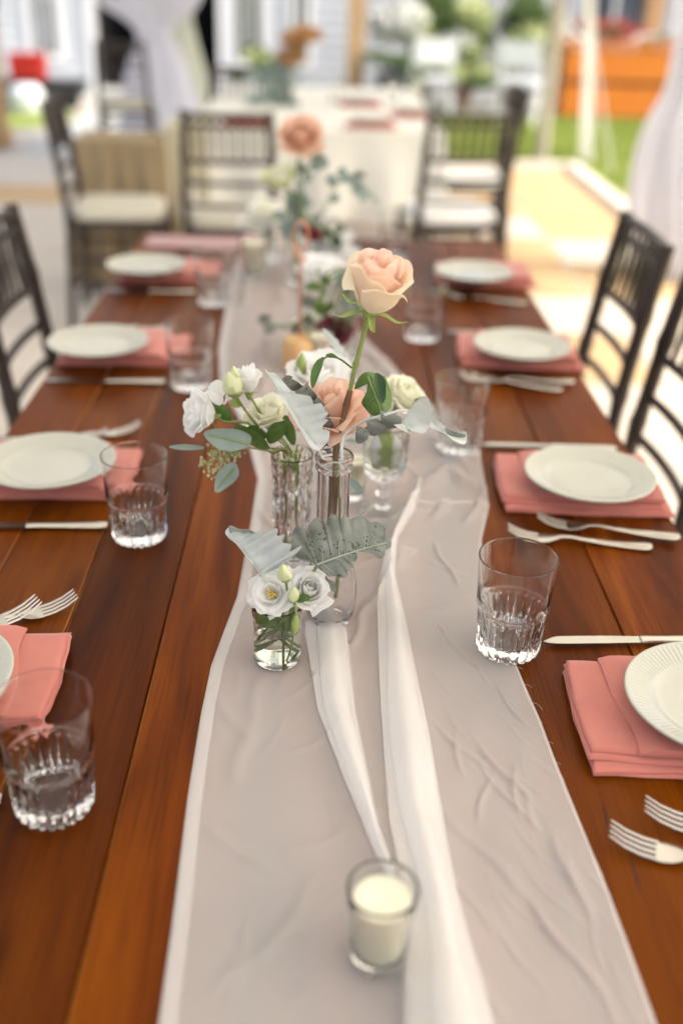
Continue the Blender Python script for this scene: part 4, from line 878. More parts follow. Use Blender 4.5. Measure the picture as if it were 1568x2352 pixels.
# small drooping leaf at the node, and the big rose leaf
leafstrip([rel(W5(925, 748, Yr)), rel(W5(860, 700, Yr-.004)), rel(W5(800, 690, Yr-.008)), rel(W5(745, 760, Yr-.01)), rel(W5(722, 855, Yr-.012))], .0065, (.6, -.2, .6), 'leaf', th, 'leaf', .3, prof=lambda f: .18 if f < .35 else math.sin(PI*min(1, (f-.3)/.7))**.8*.9+.1*(1-f))
traced_leaf([(945, 860), (960, 800), (985, 770), (1030, 768), (1080, 790), (1110, 800), (1130, 850), (1142, 900), (1130, 950), (1095, 975), (1060, 985), (1030, 992), (1000, 960), (980, 925), (1000, 870), (1000, 820), (965, 850)], (1005, 790), (1075, 970), W5(1060, 880, Yr-.01), (.1, -.9, .25), 'leaf', th, zoom=Z5, ripple=.0006, seed=3, cup=-2)
for o in th.children:
    if o.name.startswith('leaf') or o.name.startswith('vein'):
        pass
# traced leaves are in world space: shift into the parent's frame
def reparent_fix(th):
    for o in th.children:
        if o.get('world'): pass
traced_leaf([(1035, 780), (1060, 772), (1085, 800), (1092, 850), (1092, 900), (1078, 928), (1055, 905), (1045, 850)], (1055, 785), (1075, 915), W5(1065, 850, Yr-.016), (.3, -.9, .2), 'dkleaf', th, zoom=Z5, ripple=.0004, seed=2, cup=3, vein=False)
def world_children(th, names):
    for o in th.children:
        if o.name.split('.')[0] in names and not o.get('_fixed') and o.matrix_local.translation.length < 1e-6:
            c = sum((Vector(v.co) for v in o.data.vertices), Vector())/max(1, len(o.data.vertices))
            if (c-th.location).length < c.length*.6: 
                o.data.transform(Matrix.Translation(-th.location))
            o['_fixed'] = 1
world_children(th, ('leaf', 'vein'))
# --- second, lower peach rose
th = thing('rose', 'coral pink rose in full bloom low behind the tall rose stem', 'flower', (BV.x+.002, BV.y+.004, TOP))
c2 = W5(820, 1075, 1.035); ax2 = W5(790, 800, 1.02)-c2; ax2 = Vector((ax2.x, -.022, ax2.z))
bloom(th, c2, ax2, .0295, .066, FULL, ['peach', 'peach', 'coral'], 8, 9, spin=.3)
stemw(th, [c2, W5(835, 1130, 1.02), Vector((BV.x+.006, BV.y, TOP+.17)), Vector((BV.x+.009, BV.y, TOP+.09)), Vector((BV.x+.006, BV.y, TOP+.03))], .0026, 'stem'); sepals(th, c2, ax2, .012, 5, 'sepal', .018, .004, .9)
# --- dusty miller leaf upper left of the bud vase
th = thing('dusty_miller', 'tall pale folded dusty miller leaf leaning left from the bud vase', 'leaf', (BV.x-.004, BV.y-.004, TOP))
P0 = W5(660, 950, .985)
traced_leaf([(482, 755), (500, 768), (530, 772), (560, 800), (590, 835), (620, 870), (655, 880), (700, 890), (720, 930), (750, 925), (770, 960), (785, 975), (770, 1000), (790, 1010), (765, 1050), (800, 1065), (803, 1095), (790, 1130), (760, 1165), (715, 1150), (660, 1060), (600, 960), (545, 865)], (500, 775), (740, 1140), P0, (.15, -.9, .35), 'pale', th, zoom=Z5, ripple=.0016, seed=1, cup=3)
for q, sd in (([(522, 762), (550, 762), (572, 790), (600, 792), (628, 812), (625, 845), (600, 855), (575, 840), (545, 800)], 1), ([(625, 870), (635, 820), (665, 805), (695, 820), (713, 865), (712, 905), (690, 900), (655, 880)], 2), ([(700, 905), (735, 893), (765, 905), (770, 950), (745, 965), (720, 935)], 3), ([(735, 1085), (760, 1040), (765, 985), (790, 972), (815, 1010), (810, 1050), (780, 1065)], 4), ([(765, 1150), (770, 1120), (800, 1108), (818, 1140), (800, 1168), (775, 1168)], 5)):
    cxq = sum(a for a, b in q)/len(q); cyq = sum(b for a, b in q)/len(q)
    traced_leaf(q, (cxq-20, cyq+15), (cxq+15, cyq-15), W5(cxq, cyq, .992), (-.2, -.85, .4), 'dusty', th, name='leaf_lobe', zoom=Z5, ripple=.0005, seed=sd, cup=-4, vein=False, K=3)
world_children(th, ('leaf', 'vein', 'leaf_lobe'))
stemw(th, [W5(745, 1150, .985), Vector((BV.x-.007, BV.y-.004, TOP+.18)), Vector((BV.x-.008, BV.y, TOP+.08))], .0016, 'pale')
# --- dusty miller drooping to the right
th = thing('dusty_miller', 'silver dusty miller leaf arching right from the bud vase', 'leaf', (BV.x+.004, BV.y-.004, TOP))
Yd = .985
stemw(th, [Vector((BV.x+.006, BV.y, TOP+.08)), Vector((BV.x+.008, BV.y-.003, TOP+.19)), W5(875, 1110, Yd), W5(930, 1050, Yd), W5(1000, 1010, Yd-.01), W5(1080, 990, Yd-.02), W5(1200, 960, Yd-.02), W5(1320, 1010, Yd-.02), W5(1440, 1080, Yd-.02)], .0014, 'pale')
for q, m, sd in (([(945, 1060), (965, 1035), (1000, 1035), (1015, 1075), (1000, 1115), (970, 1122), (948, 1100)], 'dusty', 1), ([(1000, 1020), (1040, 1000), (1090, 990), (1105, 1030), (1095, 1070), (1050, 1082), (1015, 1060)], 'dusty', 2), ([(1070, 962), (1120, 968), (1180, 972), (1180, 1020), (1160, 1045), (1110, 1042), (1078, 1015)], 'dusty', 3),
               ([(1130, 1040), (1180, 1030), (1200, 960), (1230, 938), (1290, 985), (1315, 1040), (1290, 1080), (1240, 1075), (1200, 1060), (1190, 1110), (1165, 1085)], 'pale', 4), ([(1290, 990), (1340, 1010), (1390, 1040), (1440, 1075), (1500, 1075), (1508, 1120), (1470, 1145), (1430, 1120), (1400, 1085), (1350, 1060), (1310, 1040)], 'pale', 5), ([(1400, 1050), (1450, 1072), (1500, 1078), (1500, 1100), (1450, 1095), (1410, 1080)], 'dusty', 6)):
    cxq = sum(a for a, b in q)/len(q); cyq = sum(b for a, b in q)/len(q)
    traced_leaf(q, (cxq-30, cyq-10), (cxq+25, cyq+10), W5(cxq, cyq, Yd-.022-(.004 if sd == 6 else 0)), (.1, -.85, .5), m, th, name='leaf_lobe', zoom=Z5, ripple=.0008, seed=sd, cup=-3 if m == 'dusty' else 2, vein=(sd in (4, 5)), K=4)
world_children(th, ('leaf', 'vein', 'leaf_lobe'))
# --- small glass flowers
Ye = EV.y
def in_glass(k): a = k*2.4; return Vector((EV.x+.016*math.cos(a), Ye+.014*math.sin(a), TOP+.012+.002*k))
th = thing('lisianthus', 'open white bloom with a yellow centre over the small glass', 'flower', (EV.x, Ye, TOP))
c3 = W6(545, 1090, Ye-.012); ax = Vector((-.22, -.80, .62))
bloom(th, c3-ax*.016, ax, .0200, .027, OPEN, ['white'], 21, 10)
mbs = MB(); rr = random.Random(2); q = ax.normalized().to_track_quat('Z', 'Y')
for k in range(14):
    a = rr.uniform(0, 6.28); r = rr.uniform(0, .005); b0_ = c3-ax*.012+(q @ Vector((math.cos(a)*r, math.sin(a)*r, 0))); tpp = b0_+ax*.010
    mbs.tube([b0_-th.location, tpp-th.location], [.0004, .0012], 5)
mbs.build('stamens', 'yellow', th)
stemw(th, [c3-ax*.02, W6(560, 1190, Ye+.004), W6(520, 1330, Ye+.0), W6(455, 1480, Ye+.006)], .0014, 'stem'); sepals(th, c3-ax*.02, ax, .006, 5, 'sepal', .012, .0018, -.5)
th = thing('lisianthus', 'ruffled white bloom at the rim of the small glass, right of the open one', 'flower', (EV.x+.005, Ye, TOP))
c4 = W6(800, 1060, Ye+.005); ax = Vector((.10, -.62, .75))
bloom(th, c4-ax*.020, ax, .0170, .034, [l+(0, .04) if len(l) == 10 else l for l in [x[:9]+((x[9] if len(x) > 9 else 0),) for x in FULL]], ['white', 'white', 'white'], 33, 10)
stemw(th, [c4-ax*.02, W6(700, 1200, Ye), W6(610, 1300, Ye-.004), W6(560, 1390, Ye), W6(450, 1490, Ye+.004)], .0014, 'stem'); sepals(th, c4-ax*.02, ax, .006, 5, 'sepal', .012, .0018, -.5)
def budm(th, c, ax, L, r, m='bud'):
    q = Vector(ax).normalized().to_track_quat('Z', 'Y').to_matrix().to_4x4()
    MB().lathe([(.0005, 0), (r*.7, L*.12), (r, L*.35), (r*.9, L*.6), (r*.45, L*.85), (.0004, L)], 14, lambda k, a, rr_, z: .12*rr_*math.sin(3*a+z*180)).build('bud', m, th).matrix_local = Matrix.Translation(Vector(c)-th.location) @ q
    MB().lathe([(.0005, -.001), (r*.55, L*.02), (r*.82, L*.16), (r*.9, L*.26), (r*.6, L*.2)], 12).build('calyx', 'sepal', th).matrix_local = Matrix.Translation(Vector(c)-th.location) @ q
th = thing('lisianthus_buds', 'three greenish white buds between the two white blooms', 'flower buds', (EV.x+.002, Ye+.002, TOP))
budm(th, W6(645, 1010, Ye-.016), (-.15, -.3, 1), .024, .0075); budm(th, W6(690, 1150, Ye-.018), (.05, -.3, 1), .024, .0060); budm(th, W6(712, 1240, Ye-.025), (-.1, -.2, -1), .022, .0042, 'sepal')
stemw(th, [W6(645, 1010, Ye-.016), W6(650, 1150, Ye-.01), W6(590, 1300, Ye-.005), W6(450, 1440, Ye)], .0012, 'stem'); stemw(th, [W6(690, 1150, Ye-.018), W6(650, 1290, Ye-.012), W6(620, 1400, Ye-.006), W6(618, 1560, Ye-.005)], .0012, 'stem')
stemw(th, [W6(712, 1240, Ye-.025), W6(705, 1160, Ye-.02), W6(690, 1280, Ye-.012), W6(660, 1450, Ye-.01), W6(615, 1565, Ye-.005)], .0010, 'stem'); stemw(th, [W6(600, 1320, Ye), W6(660, 1400, Ye+.003), W6(740, 1480, Ye+.003)], .0012, 'stem')
L_ = lambda th, pts, w_, side, m, **k: leafstrip([Vector(p)-th.location for p in pts], w_, side, m, th, **k)
L_(th, [W6(480, 1175, Ye-.006), W6(520, 1240, Ye-.01), W6(590, 1310, Ye-.01)], .012, (1, 0, -.2), 'leaf'); L_(th, [W6(640, 1250, Ye-.004), W6(660, 1290, Ye-.006), W6(640, 1350, Ye-.006)], .008, (1, 0, 0), 'leaf'); L_(th, [W6(715, 1150, Ye-.02), W6(760, 1120, Ye-.024), W6(810, 1125, Ye-.026)], .0045, (0, 0, 1), 'leaf')
th = thing('dusty_miller', 'large grey dusty miller leaf speckled with dark spots, right of the small glass', 'leaf', (EV.x+.008, Ye, TOP))
bigleaf = [(845, 925), (800, 875), (740, 872), (700, 852), (686, 800), (690, 730), (712, 685), (745, 670), (780, 688), (790, 740), (792, 690), (820, 640), (860, 612), (895, 625), (912, 670), (920, 625), (945, 592), (978, 588), (1000, 612), (1030, 572), (1060, 602), (1100, 585), (1150, 576), (1185, 610), (1235, 600), (1282, 630), (1278, 685), (1318, 715), (1320, 765), (1288, 790), (1282, 830), (1245, 852), (1200, 828), (1150, 812), (1100, 815), (1108, 850), (1090, 882), (1055, 885), (1084, 910), (1075, 940), (1045, 950), (1048, 985), (1018, 995), (965, 980), (925, 985), (900, 960)]
P0 = W6(1000, 790, Ye-.005)
traced_leaf(bigleaf, (850, 905), (1290, 735), P0, (-.12, -.80, .58), 'dusty', th, zoom=Z6, ripple=.0017, seed=2, cup=.8, K=8, droop=-.5)
traced_leaf([(905, 975), (925, 1000), (960, 1020), (976, 1060), (960, 1082), (935, 1070), (925, 1030), (900, 1000)], (905, 985), (960, 1070), W6(930, 1030, Ye-.008), (0, -.8, .5), 'dusty', th, name='leaf_lobe', zoom=Z6, ripple=.0005, vein=False, K=3)
world_children(th, ('leaf', 'vein', 'leaf_lobe'))
stemw(th, [W6(850, 905, Ye-.004), W6(800, 1000, Ye+.03), W6(720, 1140, Ye+.022), W6(640, 1300, Ye+.012), W6(450, 1470, Ye+.008)], .0016, 'stem')
th = thing('dusty_miller', 'pale folded dusty miller leaf leaning left over the small glass', 'leaf', (EV.x-.006, Ye, TOP))
traced_leaf([(248, 705), (270, 660), (310, 665), (350, 690), (400, 700), (440, 715), (470, 690), (490, 720), (540, 700), (570, 705), (570, 740), (610, 740), (600, 780), (650, 800), (650, 840), (705, 815), (690, 850), (650, 880), (620, 900), (590, 930), (540, 950), (485, 985), (465, 940), (430, 890), (390, 840), (330, 780)], (275, 705), (480, 970), W6(470, 830, Ye+.0), (.1, -.8, .55), 'pale', th, zoom=Z6, ripple=.0032, seed=4, cup=2.0, K=7)
traced_leaf([(268, 655), (300, 655), (340, 670), (400, 675), (440, 690), (430, 705), (380, 700), (310, 692), (280, 700)], (280, 672), (430, 695), W6(350, 685, Ye+.004), (0, -.6, .7), 'dusty', th, name='leaf_lobe', zoom=Z6, ripple=.001, vein=False, K=3)
world_children(th, ('leaf', 'vein', 'leaf_lobe'))
stemw(th, [W6(480, 970, Ye), W6(540, 1150, Ye+.006), W6(600, 1350, Ye+.006), W6(700, 1500, Ye+.01)], .0015, 'stem')
# --- cut glass vase contents
Yc = CV.y
base = Vector((CV.x, Yc, TOP+.03)); mouth = Vector((CV.x, Yc, TOP+.15))
th = thing('lisianthus', 'white side-facing bloom farthest left above the cut glass vase', 'flower', (CV.x-.004, Yc, TOP))
c = W5(225, 990, Yc-.01); ax = Vector((-.72, -.35, .25)); bloom(th, c, ax, .0215, .038, LISI, ['white'], 41, 8, spin=.2)
bloom(th, c+Vector((.006, 0, .012)), (.0, -.2, 1), .015, .026, [(3, .9, 1, .9, .2, .1, .08, 0, 0)], ['white'], 42, 7)
stemw(th, [c, W5(280, 1020, Yc-.01), W5(400, 1030, Yc-.01), W5(500, 1150, Yc), mouth, base], .0014, 'stem'); sepals(th, c, ax, .007, 5, 'sepal', .014, .003, .3)
L_(th, [W5(300, 1020, Yc-.008), W5(260, 970, Yc-.012), W5(228, 925, Yc-.012)], .009, (1, -.2, .2), 'leaf'); L_(th, [W5(330, 1040, Yc-.01), W5(420, 1100, Yc-.014), W5(500, 1160, Yc-.014)], .010, (.3, -.2, .9), 'leaf')
th = thing('lisianthus', 'pair of half open white blooms on thin stems above the cut glass vase', 'flower', (CV.x, Yc+.003, TOP))
c = W5(400, 880, Yc); bloom(th, c, (.02, -.1, 1), .0115, .036, LOW, ['white', 'white'], 44, 8); sepals(th, c, (0, 0, 1), .007, 5, 'sepal', .012, .002, -.5)
stemw(th, [c, W5(440, 950, Yc), W5(500, 1060, Yc), mouth+Vector((.002, 0, 0)), base], .0012, 'stem')
c = W5(335, 888, Yc-.015); budm(th, c, (-.25, -.2, 1), .032, .0115, 'bud'); budm(th, W5(335, 810, Yc-.016), (-.15, -.1, 1), .018, .005, 'bud')
stemw(th, [c, W5(380, 960, Yc-.01), W5(460, 1060, Yc-.004), mouth, base+Vector((.003, 0, 0))], .0012, 'stem'); L_(th, [W5(360, 940, Yc-.01), W5(330, 925, Yc-.014), W5(310, 905, Yc-.016)], .005, (0, 0, 1), 'sepal')
th = thing('lisianthus', 'cream white bloom tucked behind the pale dusty miller leaf', 'flower', (CV.x+.004, Yc+.004, TOP))
c = W5(505, 1040, Yc+.01); bloom(th, c, (-.1, -.3, 1), .020, .038, LISI, ['ivory', 'white'], 46, 7); stemw(th, [c, mouth, base+Vector((.002, .003, 0))], .0013, 'stem')
for a_, b_, c_, w_ in (((500, 1130), (540, 1070), (582, 1020), .0095), ((480, 1110), (430, 1070), (395, 1045), .0095), ((625, 1140), (600, 1060), (585, 985), .0075)): L_(th, [W5(*a_, Yc-.004), W5(*b_, Yc-.01), W5(*c_, Yc-.012)], w_, (1, -.3, .3), 'leaf')
th = thing('eucalyptus', 'blue green eucalyptus sprig with round leaves hanging left of the cut glass vase', 'foliage', (CV.x-.002, Yc-.002, TOP))
stemw(th, [base, mouth+Vector((-.004, 0, 0)), W5(520, 1180, Yc-.006), W6(500, 140, Yc-.01), W6(400, 110, Yc-.016)], .0013, 'redstem')
for q, sd in (([(105, 45), (150, 20), (230, 15), (320, 20), (390, 45), (420, 80), (395, 130), (340, 155), (260, 165), (190, 140), (140, 100)], 1), ([(180, 425), (178, 370), (195, 310), (230, 265), (300, 232), (330, 270), (335, 320), (300, 370), (240, 410), (205, 432)], 2), ([(-125, 132), (-60, 118), (0, 117), (80, 125), (110, 140), (70, 152), (0, 155), (-70, 150)], 3), ([(1015, 310), (1060, 330), (1110, 360), (1160, 430), (1100, 432), (1040, 425), (1012, 410)], 4), ([(1030, 95), (1070, 80), (1120, 90), (1150, 105), (1100, 118), (1050, 112)], 5)):
    cxq = sum(a for a, b in q)/len(q); cyq = sum(b for a, b in q)/len(q); m0 = (q[0][0]*.8+cxq*.2, q[0][1]*.8+cyq*.2); m1 = (2*cxq-m0[0], 2*cyq-m0[1])
    Yl = {1: Yc-.03, 2: Yc-.02, 3: Yc+.0, 4: Yc+.08, 5: Yc+.05}[sd]
    traced_leaf(q, m1, m0, W6(cxq, cyq, Yl), (.05, -.85, .5), 'euc', th, zoom=Z6, ripple=.0006, seed=sd, cup=1.5, K=4, vein=(sd < 3))
world_children(th, ('leaf', 'vein'))
stemw(th, [W6(150, 135, Yc-.002), W6(250, 140, Yc-.01), W6(400, 130, Yc-.016)], .0007, 'stem')
th = thing('seeded_eucalyptus', 'clusters of tiny green seeds hanging left of the cut glass vase', 'foliage', (CV.x-.003, Yc-.004, TOP))
rr = random.Random(6); sm = MB(); tw = MB()
def ball(mb, c, r):
    P = []
    for i in range(5):
        v = -PI/2+PI*i/4; P.append([(c.x+r*math.cos(v)*math.cos(a)+1e-6, c.y+r*math.cos(v)*math.sin(a), c.z+1.25*r*math.sin(v)) for a in [2*PI*k/6 for k in range(6)]])
    mb.quadgrid(P, closev=True)
for (bx, by), (ex, ey), n in (((420, 140), (130, 170), 34), ((330, 160), (100, 250), 36), ((420, 130), (250, 200), 20), ((300, 170), (150, 310), 26), ((560, 190), (640, 250), 14), ((640, 240), (720, 170), 10)):
    a = W6(bx, by, Yc-.014)-th.location; b = W6(ex, ey, Yc-.02)-th.location; tw.tube([a, a.lerp(b, .5)+Vector((0, 0, .003)), b], .0006, 5)
    for k in range(n):
        f = rr.uniform(.25, 1.05); ce = a.lerp(b, f)+Vector((rr.gauss(0, .003), rr.gauss(0, .003), rr.gauss(0, .0035))); ball(sm, ce, rr.uniform(.0011, .0020)); tw.tube([a.lerp(b, f*.95), ce], .0003, 4)
sm.build('seed_cluster', 'seed', th)['kind'] = 'stuff'; tw.build('twig', 'sepal', th)
stemw(th, [W6(420, 140, Yc-.014), W6(530, 160, Yc-.01), mouth, base], .0010, 'stem')
# fine filler stems in the cut vase
th = thing('filler_sprig', 'thin green filler stems standing inside the cut glass vase', 'foliage', (CV.x+.001, Yc+.001, TOP))
for k in range(6):
    a = k*1.05; stemw(th, [base+Vector((.010*math.cos(a), .008*math.sin(a), -.01)), base+Vector((.004*math.cos(a+2), .004, .06)), mouth+Vector((.012*math.cos(a), .008*math.sin(a), .015))], .0011, 'stem')
# --- goblet contents
Yg_ = GV.y
th = thing('rose', 'cream rose facing right above the footed goblet', 'flower', (GV.x, Yg_, TOP))
c = W5(1150, 930, Yg_-.02); bloom(th, c, (.55, -.25, .75), .021, .038, FULL, ['ivory', 'ivory', 'ivory'], 51, 7); stemw(th, [c, W5(1100, 1050, Yg_-.01), Vector((GV.x, Yg_, TOP+.12)), Vector((GV.x-.008, Yg_, TOP+.07))], .0022, 'stem')
for a_, b_, c_, w_, m in (((1180, 935), (1250, 925), (1300, 895), .008, 'dkleaf'), ((940, 960), (980, 975), (1020, 1000), .008, 'dkleaf'), ((1150, 940), (1230, 950), (1290, 940), .006, 'dusty')): L_(th, [W5(*a_, Yg_-.03), W5(*b_, Yg_-.035), W5(*c_, Yg_-.035)], w_, (0, -.3, 1), m)
th = thing('lisianthus', 'white bloom mostly hidden behind the coral pink rose', 'flower', (GV.x-.006, Yg_+.004, TOP))
c = W5(760, 830, Yg_); bloom(th, c, (-.1, -.3, 1), .034, .036, LISI, ['white'], 53, 7)
stemw(th, [c, Vector((GV.x-.03, Yg_, TOP+.17)), Vector((GV.x-.01, Yg_, TOP+.12)), Vector((GV.x, Yg_, TOP+.07))], .0016, 'stem'); budm(th, W5(662, 795, Yg_), (.05, 0, 1), .034, .0075, 'sepal'); stemw(th, [W5(662, 795, Yg_), W5(690, 900, Yg_), Vector((GV.x-.015, Yg_, TOP+.13))], .0013, 'stem')
th = thing('filler_sprig', 'white and green petals submerged in the footed goblet', 'foliage', (GV.x+.004, Yg_, TOP))
for k in range(5): a = k*1.3; stemw(th, [Vector((GV.x+.012*math.cos(a), Yg_+.01*math.sin(a), TOP+.068)), Vector((GV.x, Yg_, TOP+.10)), Vector((GV.x-.016*math.cos(a), Yg_+.01, TOP+.15))], .0012, 'stem')
for k in range(4): a = k*1.7; L_(th, [Vector((GV.x+.01*math.cos(a), Yg_-.008, TOP+.075)), Vector((GV.x+.016*math.cos(a), Yg_-.014, TOP+.095)), Vector((GV.x+.012*math.cos(a), Yg_-.012, TOP+.12))], .006, (1, 0, .2), 'sepal' if k % 2 else 'white')
# dusty leaf behind tall rose stem
th = thing('dusty_miller', 'narrow pale dusty miller leaf behind the rose stem in the goblet', 'leaf', (GV.x-.012, Yg_+.008, TOP))
L_(th, [W5(925, 790, Yg_+.02), W5(880, 700, Yg_+.02), W5(830, 610, Yg_+.02), W5(765, 530, Yg_+.02)], .008, (1, -.2, .6), 'pale', prof=lambda f: (.75+.25*math.sin(f*40))*math.sin(PI*min(1, f+.08))**.6)
stemw(th, [W5(925, 790, Yg_+.02), Vector((GV.x+.004, Yg_+.006, TOP+.13)), Vector((GV.x, Yg_, TOP+.08))], .0014, 'pale')
# --- copper number stand
p = at(685, 852); th = thing('number_stand', 'golden wood block with an upright copper wire spiral', 'card stand', (p.x, p.y, TOP))
MB().lathe([(.001, 0), (.026, 0), (.030, .004), (.031, .03), (.029, .052), (.024, .060), (.001, .062)], 32).build('wooden_base', 'lightwood', th)
sp = [Vector((.002, 0, .06)), Vector((.003, 0, .12)), Vector((.002, 0, .17)), Vector((.002, 0, .20))]
MB().tube(sp, .0026, 8).build('copper_rod', 'copper', th)
MB().tube([Vector((.002+.010*math.sin(k*.45)*(1 if k < 20 else .8), .006*math.cos(k*.45), .20+.0014*k)) for k in range(14)], .0020, 8).tube([Vector((.002+.014*math.sin(k*PI/9), 0, .245-.026*math.cos(k*PI/9)+.0)) for k in range(19)], .0019, 8).build('copper_loop', 'copper', th)
# --- second and third clusters
def bottle(p, label, h=.16, r=.022, neck=.013, m='glass'):
    return lathe_obj('bottle_vase', [(.001, .003), (r*.85, 0), (r, .003), (r*1.02, h*.35), (r, h*.55), (neck, h*.75), (neck, h*.94), (neck*1.25, h*.96), (neck*1.2, h), (neck*.85, h*.99), (neck*.8, h*.76), (r*.86, h*.54), (r*.88, h*.1), (.001, .009)], m, (p[0], p[1], TOP), label, 'vase', 64, sub=2)
def sprig(name, label, cat, basep, pts, lw, m, n=14, smat='stem', seed=0, length=None, heads=(), fr0=.3):
    th = thing(name, label, cat, (basep[0], basep[1], basep[2])); rr = random.Random(seed)
    P = [Vector(basep)+Vector((0, 0, .02))]+[Vector(p) for p in pts]; stemw(th, P, .0018, smat); path = bez(P, 40)
    for k in range(n):
        f = fr0+(1-fr0)*k/max(1, n-1); i = int(f*40); p = path[i]; t_ = (path[min(40, i+1)]-path[i-1]).normalized(); sd = t_.orthogonal().normalized(); sd = Matrix.Rotation(k*2.4+rr.random(), 3, t_) @ sd
        L = (length or lw*3)*rr.uniform(.7, 1.1); L_(th, [p, p+sd*L*.5+t_*L*.25, p+sd*L+t_*L*.3+Vector((0, 0, -L*.15))], lw, t_, m, n=8, k=4)
    return th
p = at(790, 830); Y2 = p.y; b = bottle(p, 'blurred clear bottle vase under the burgundy flower', .17, .024, .014)
th = thing('dahlia', 'dark burgundy flower in the middle vase cluster', 'flower', (p.x, Y2, TOP+.01)); c = atY(765, 775, Y2); bloom(th, c, (-.1, -.5, .8), .030, .032, LISI, ['burg'], 61, 6); stemw(th, [c, (p.x, Y2, TOP+.15), (p.x, Y2, TOP+.02)], .002, 'stem')
sprig('leafy_sprig', 'upright green leafy sprig above the burgundy flower', 'foliage', (p.x+.002, Y2+.004, TOP+.01), [(p.x, Y2, TOP+.16), atY(752, 720, Y2), atY(735, 640, Y2)], .009, 'leaf', 9, seed=3, length=.035, fr0=.6)
th = thing('lisianthus', 'white bloom above the burgundy flower in the middle cluster', 'flower', (p.x-.004, Y2-.004, TOP+.01)); c = atY(735, 640, Y2+.1); bloom(th, c, (0, -.3, 1), .038, .045, LISI, ['white'], 62, 6); stemw(th, [c, (p.x, Y2, TOP+.17), (p.x, Y2, TOP+.03)], .0018, 'stem')
th = thing('rose', 'cream rose low in the middle cluster left of the burgundy flower', 'flower', (p.x-.006, Y2+.005, TOP+.01)); c = atY(722, 775, Y2+.04); bloom(th, c, (-.3, -.3, 1), .034, .045, LOW, ['ivory', 'ivory'], 63, 6); stemw(th, [c, (p.x-.004, Y2, TOP+.17), (p.x, Y2, TOP+.03)], .0018, 'stem')
sprig('dusty_miller', 'blurred grey green leaf reaching left of the copper wire stand', 'leaf', (p.x-.008, Y2+.006, TOP+.01), [(p.x-.01, Y2, TOP+.17), atY(690, 735, Y2), atY(615, 745, Y2)], .012, 'dusty', 7, seed=5, length=.03, fr0=.55)
sprig('dusty_miller', 'pale sprig on the right side of the middle cluster', 'leaf', (p.x+.008, Y2+.006, TOP+.01), [(p.x+.006, Y2, TOP+.17), atY(810, 740, Y2), atY(815, 690, Y2)], .010, 'euc', 8, seed=6, length=.03, fr0=.4)
# third cluster
p = at(680, 655); Y3 = p.y; bottle(p, 'far slender vase holding the tall orange rose', .19, .026, .015)
th = thing('rose', 'tall orange peach rose standing in the far vase', 'flower', (p.x, Y3, TOP+.01)); c = atY(690, 332, Y3); bloom(th, c, (0, -.75, 1), .037, .055, FULL, ['orange', 'orange', 'orange'], 71, 7); stemw(th, [c, atY(682, 420, Y3), (p.x+.004, Y3, TOP+.18), (p.x, Y3, TOP+.02)], .003, 'stem')
sprig('eucalyptus', 'eucalyptus sprig climbing beside the tall orange rose stem', 'foliage', (p.x+.003, Y3+.004, TOP+.01), [(p.x+.002, Y3, TOP+.18), atY(690, 470, Y3), atY(700, 400, Y3), atY(738, 350, Y3)], .013, 'euc', 18, seed=7, length=.035)
sprig('eucalyptus', 'eucalyptus sprig arching out right of the tall orange rose', 'foliage', (p.x+.005, Y3-.002, TOP+.01), [(p.x+.003, Y3, TOP+.18), atY(720, 520, Y3), atY(775, 420, Y3), atY(815, 405, Y3), atY(860, 460, Y3)], .013, 'euc', 16, seed=8, length=.03)
sprig('leafy_sprig', 'small grey green leaves climbing low around the far vase', 'foliage', (p.x-.005, Y3-.002, TOP+.01), [(p.x-.003, Y3, TOP+.18), atY(665, 520, Y3), atY(655, 440, Y3)], .011, 'euc', 9, seed=9, length=.04, fr0=.1)
th = thing('rose', 'pale yellow green bloom left of the tall orange rose stem', 'flower', (p.x-.008, Y3+.005, TOP+.01)); c = atY(648, 430, Y3); bloom(th, c, (-.2, -.4, 1), .033, .05, LOW, ['ivory', 'bud'], 72, 6); stemw(th, [c, (p.x-.004, Y3, TOP+.19), (p.x, Y3, TOP+.03)], .0022, 'stem')
th = thing('dahlia', 'small burgundy flower just above the copper loop', 'flower', (p.x+.008, Y3+.006, TOP+.01)); c = atY(705, 550, Y3-.1); bloom(th, c, (.5, -.4, 1), .022, .028, LOW, ['burg', 'burg'], 73, 6); stemw(th, [c, (p.x+.006, Y3-.03, TOP+.2), (p.x, Y3, TOP+.06)], .0018, 'stem')
sprig('leafy_sprig', 'dark leaf sprig spreading right behind the tall peach rose', 'foliage', (p.x+.008, Y3+.0, TOP+.01), [(p.x+.006, Y3, TOP+.18), atY(730, 545, Y3), atY(790, 530, Y3)], .014, 'dkleaf', 7, seed=19, length=.035, fr0=.5)
p = at(745, 640); bottle(p, 'far wide glass vase filled with white blooms', .14, .032, .024)
th = thing('lisianthus', 'cluster of white far blooms left behind the tall peach rose', 'flower', (p.x, p.y, TOP+.01))
for k, (x, y) in enumerate([(750, 560), (790, 585), (720, 600), (770, 545)]): c = atY(x, y+20, p.y); bloom(th, c, (0, -.3, 1), .036, .04, LOW, ['white', 'white'], 80+k, 6); stemw(th, [c, (p.x, p.y, TOP+.13), (p.x, p.y, TOP+.02)], .0016, 'stem')
p = at(620, 600); bottle(p, 'far squat vase left of the tall orange rose', .12, .03, .02); 
th = thing('lisianthus', 'pale yellow bloom cluster low left in the far vase group', 'flower', (p.x, p.y, TOP+.01))
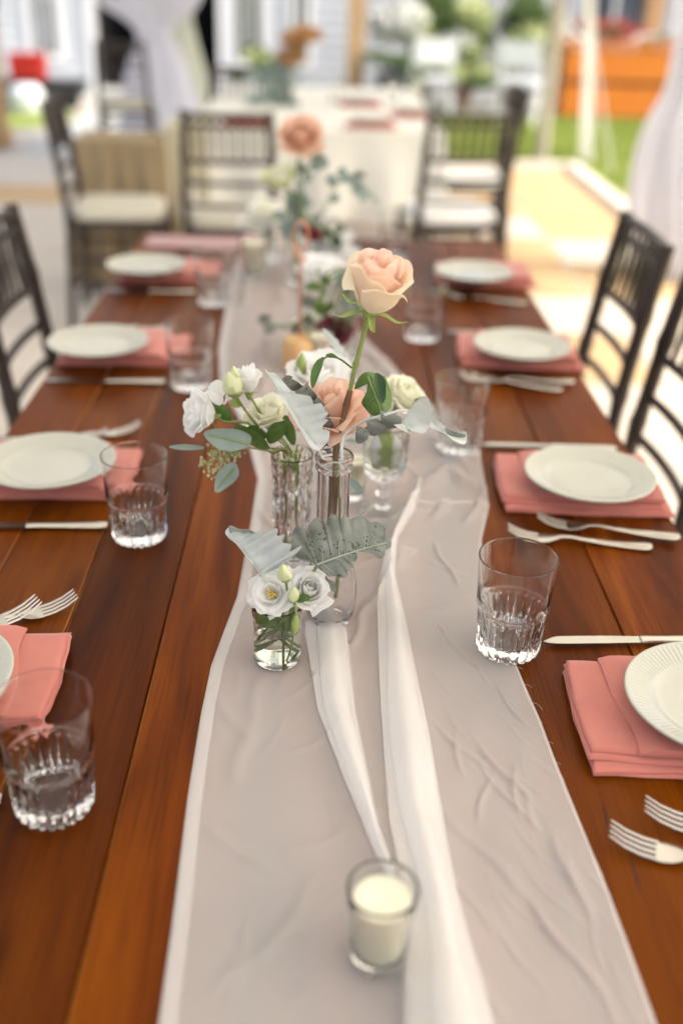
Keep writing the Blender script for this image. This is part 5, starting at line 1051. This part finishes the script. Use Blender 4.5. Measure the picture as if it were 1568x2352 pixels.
for k, (x, y) in enumerate([(610, 500), (640, 520), (590, 530)]): c = atY(x, y, p.y); bloom(th, c, (0, -.3, 1), .036, .04, LOW, ['ivory', 'white'], 90+k, 6); stemw(th, [c, (p.x, p.y, TOP+.1), (p.x, p.y, TOP+.02)], .0016, 'stem')
# far ivory table: vase with tall flower, eucalyptus, place settings
TZ = .754
p = atY(655, 250, 5.9); bx = Vector((p.x, 5.9, TZ)); bottle((bx.x, bx.y), 'tall bottle vase on the far ivory table', .22, .035, .02); bpy.data.objects
th = thing('chrysanthemum', 'rust and tan flower standing tall on the far ivory table', 'flower', (bx.x, 5.9, TZ+.01)); 
for k, (x, y, m) in enumerate([(678, 110, 'rust'), (700, 100, 'rust'), (668, 150, 'rust')]): c = atY(x, y, 5.9); bloom(th, c, (0, -.4, 1), .075, .08, LOW, [m, m], 100+k, 6); stemw(th, [c, (bx.x, 5.9, TZ+.2), (bx.x, 5.9, TZ+.03)], .005, 'stem')
for k, (x, y) in enumerate([(600, 170), (640, 190), (585, 230)]): sprig('eucalyptus', ['eucalyptus spray rising highest on the far ivory table', 'middle eucalyptus spray on the far ivory table', 'lowest eucalyptus spray leaning left on the far ivory table'][k], 'foliage', (bx.x-.01*k, 5.9+.01*k, TZ+.01), [(bx.x, 5.9, TZ+.2), atY(x+20, y+40, 5.9), atY(x, y, 5.9)], .028, 'euc', 16, seed=30+k, length=.08)
for k, (x, y, lab) in enumerate([(850, 298, 'plate on a coral napkin at the near end of the far ivory table'), (825, 243, 'plate on a coral napkin in the middle of the far ivory table'), (945, 268, 'plate on a coral napkin at the right side of the far ivory table'), (560, 300, 'plate on a coral napkin behind the left far chair')]):
    q = at(x, y, TZ); 
    if q.y < 5.12: q.y = 5.14
    put(pl0, 'p', (q.x, q.y, TZ+.022), 0, 'blurred ivory '+lab); put(nap0, 'n', (q.x-.115, q.y-.08, TZ), 0, 'coral napkin under the '+lab.replace(' on a coral napkin', ''))
for k, (x, y) in enumerate([(900, 235), (955, 215), (770, 235)]):
    o = tp.copy(); col.objects.link(o); q = at(x, y, TZ); o.location = (q.x, q.y, TZ); o['label'] = 'blurred tumbler on the far ivory table, '+['in front of the dark pot', 'rightmost', 'leftmost'][k]; o['group'] = 'tumblers on the far ivory table'
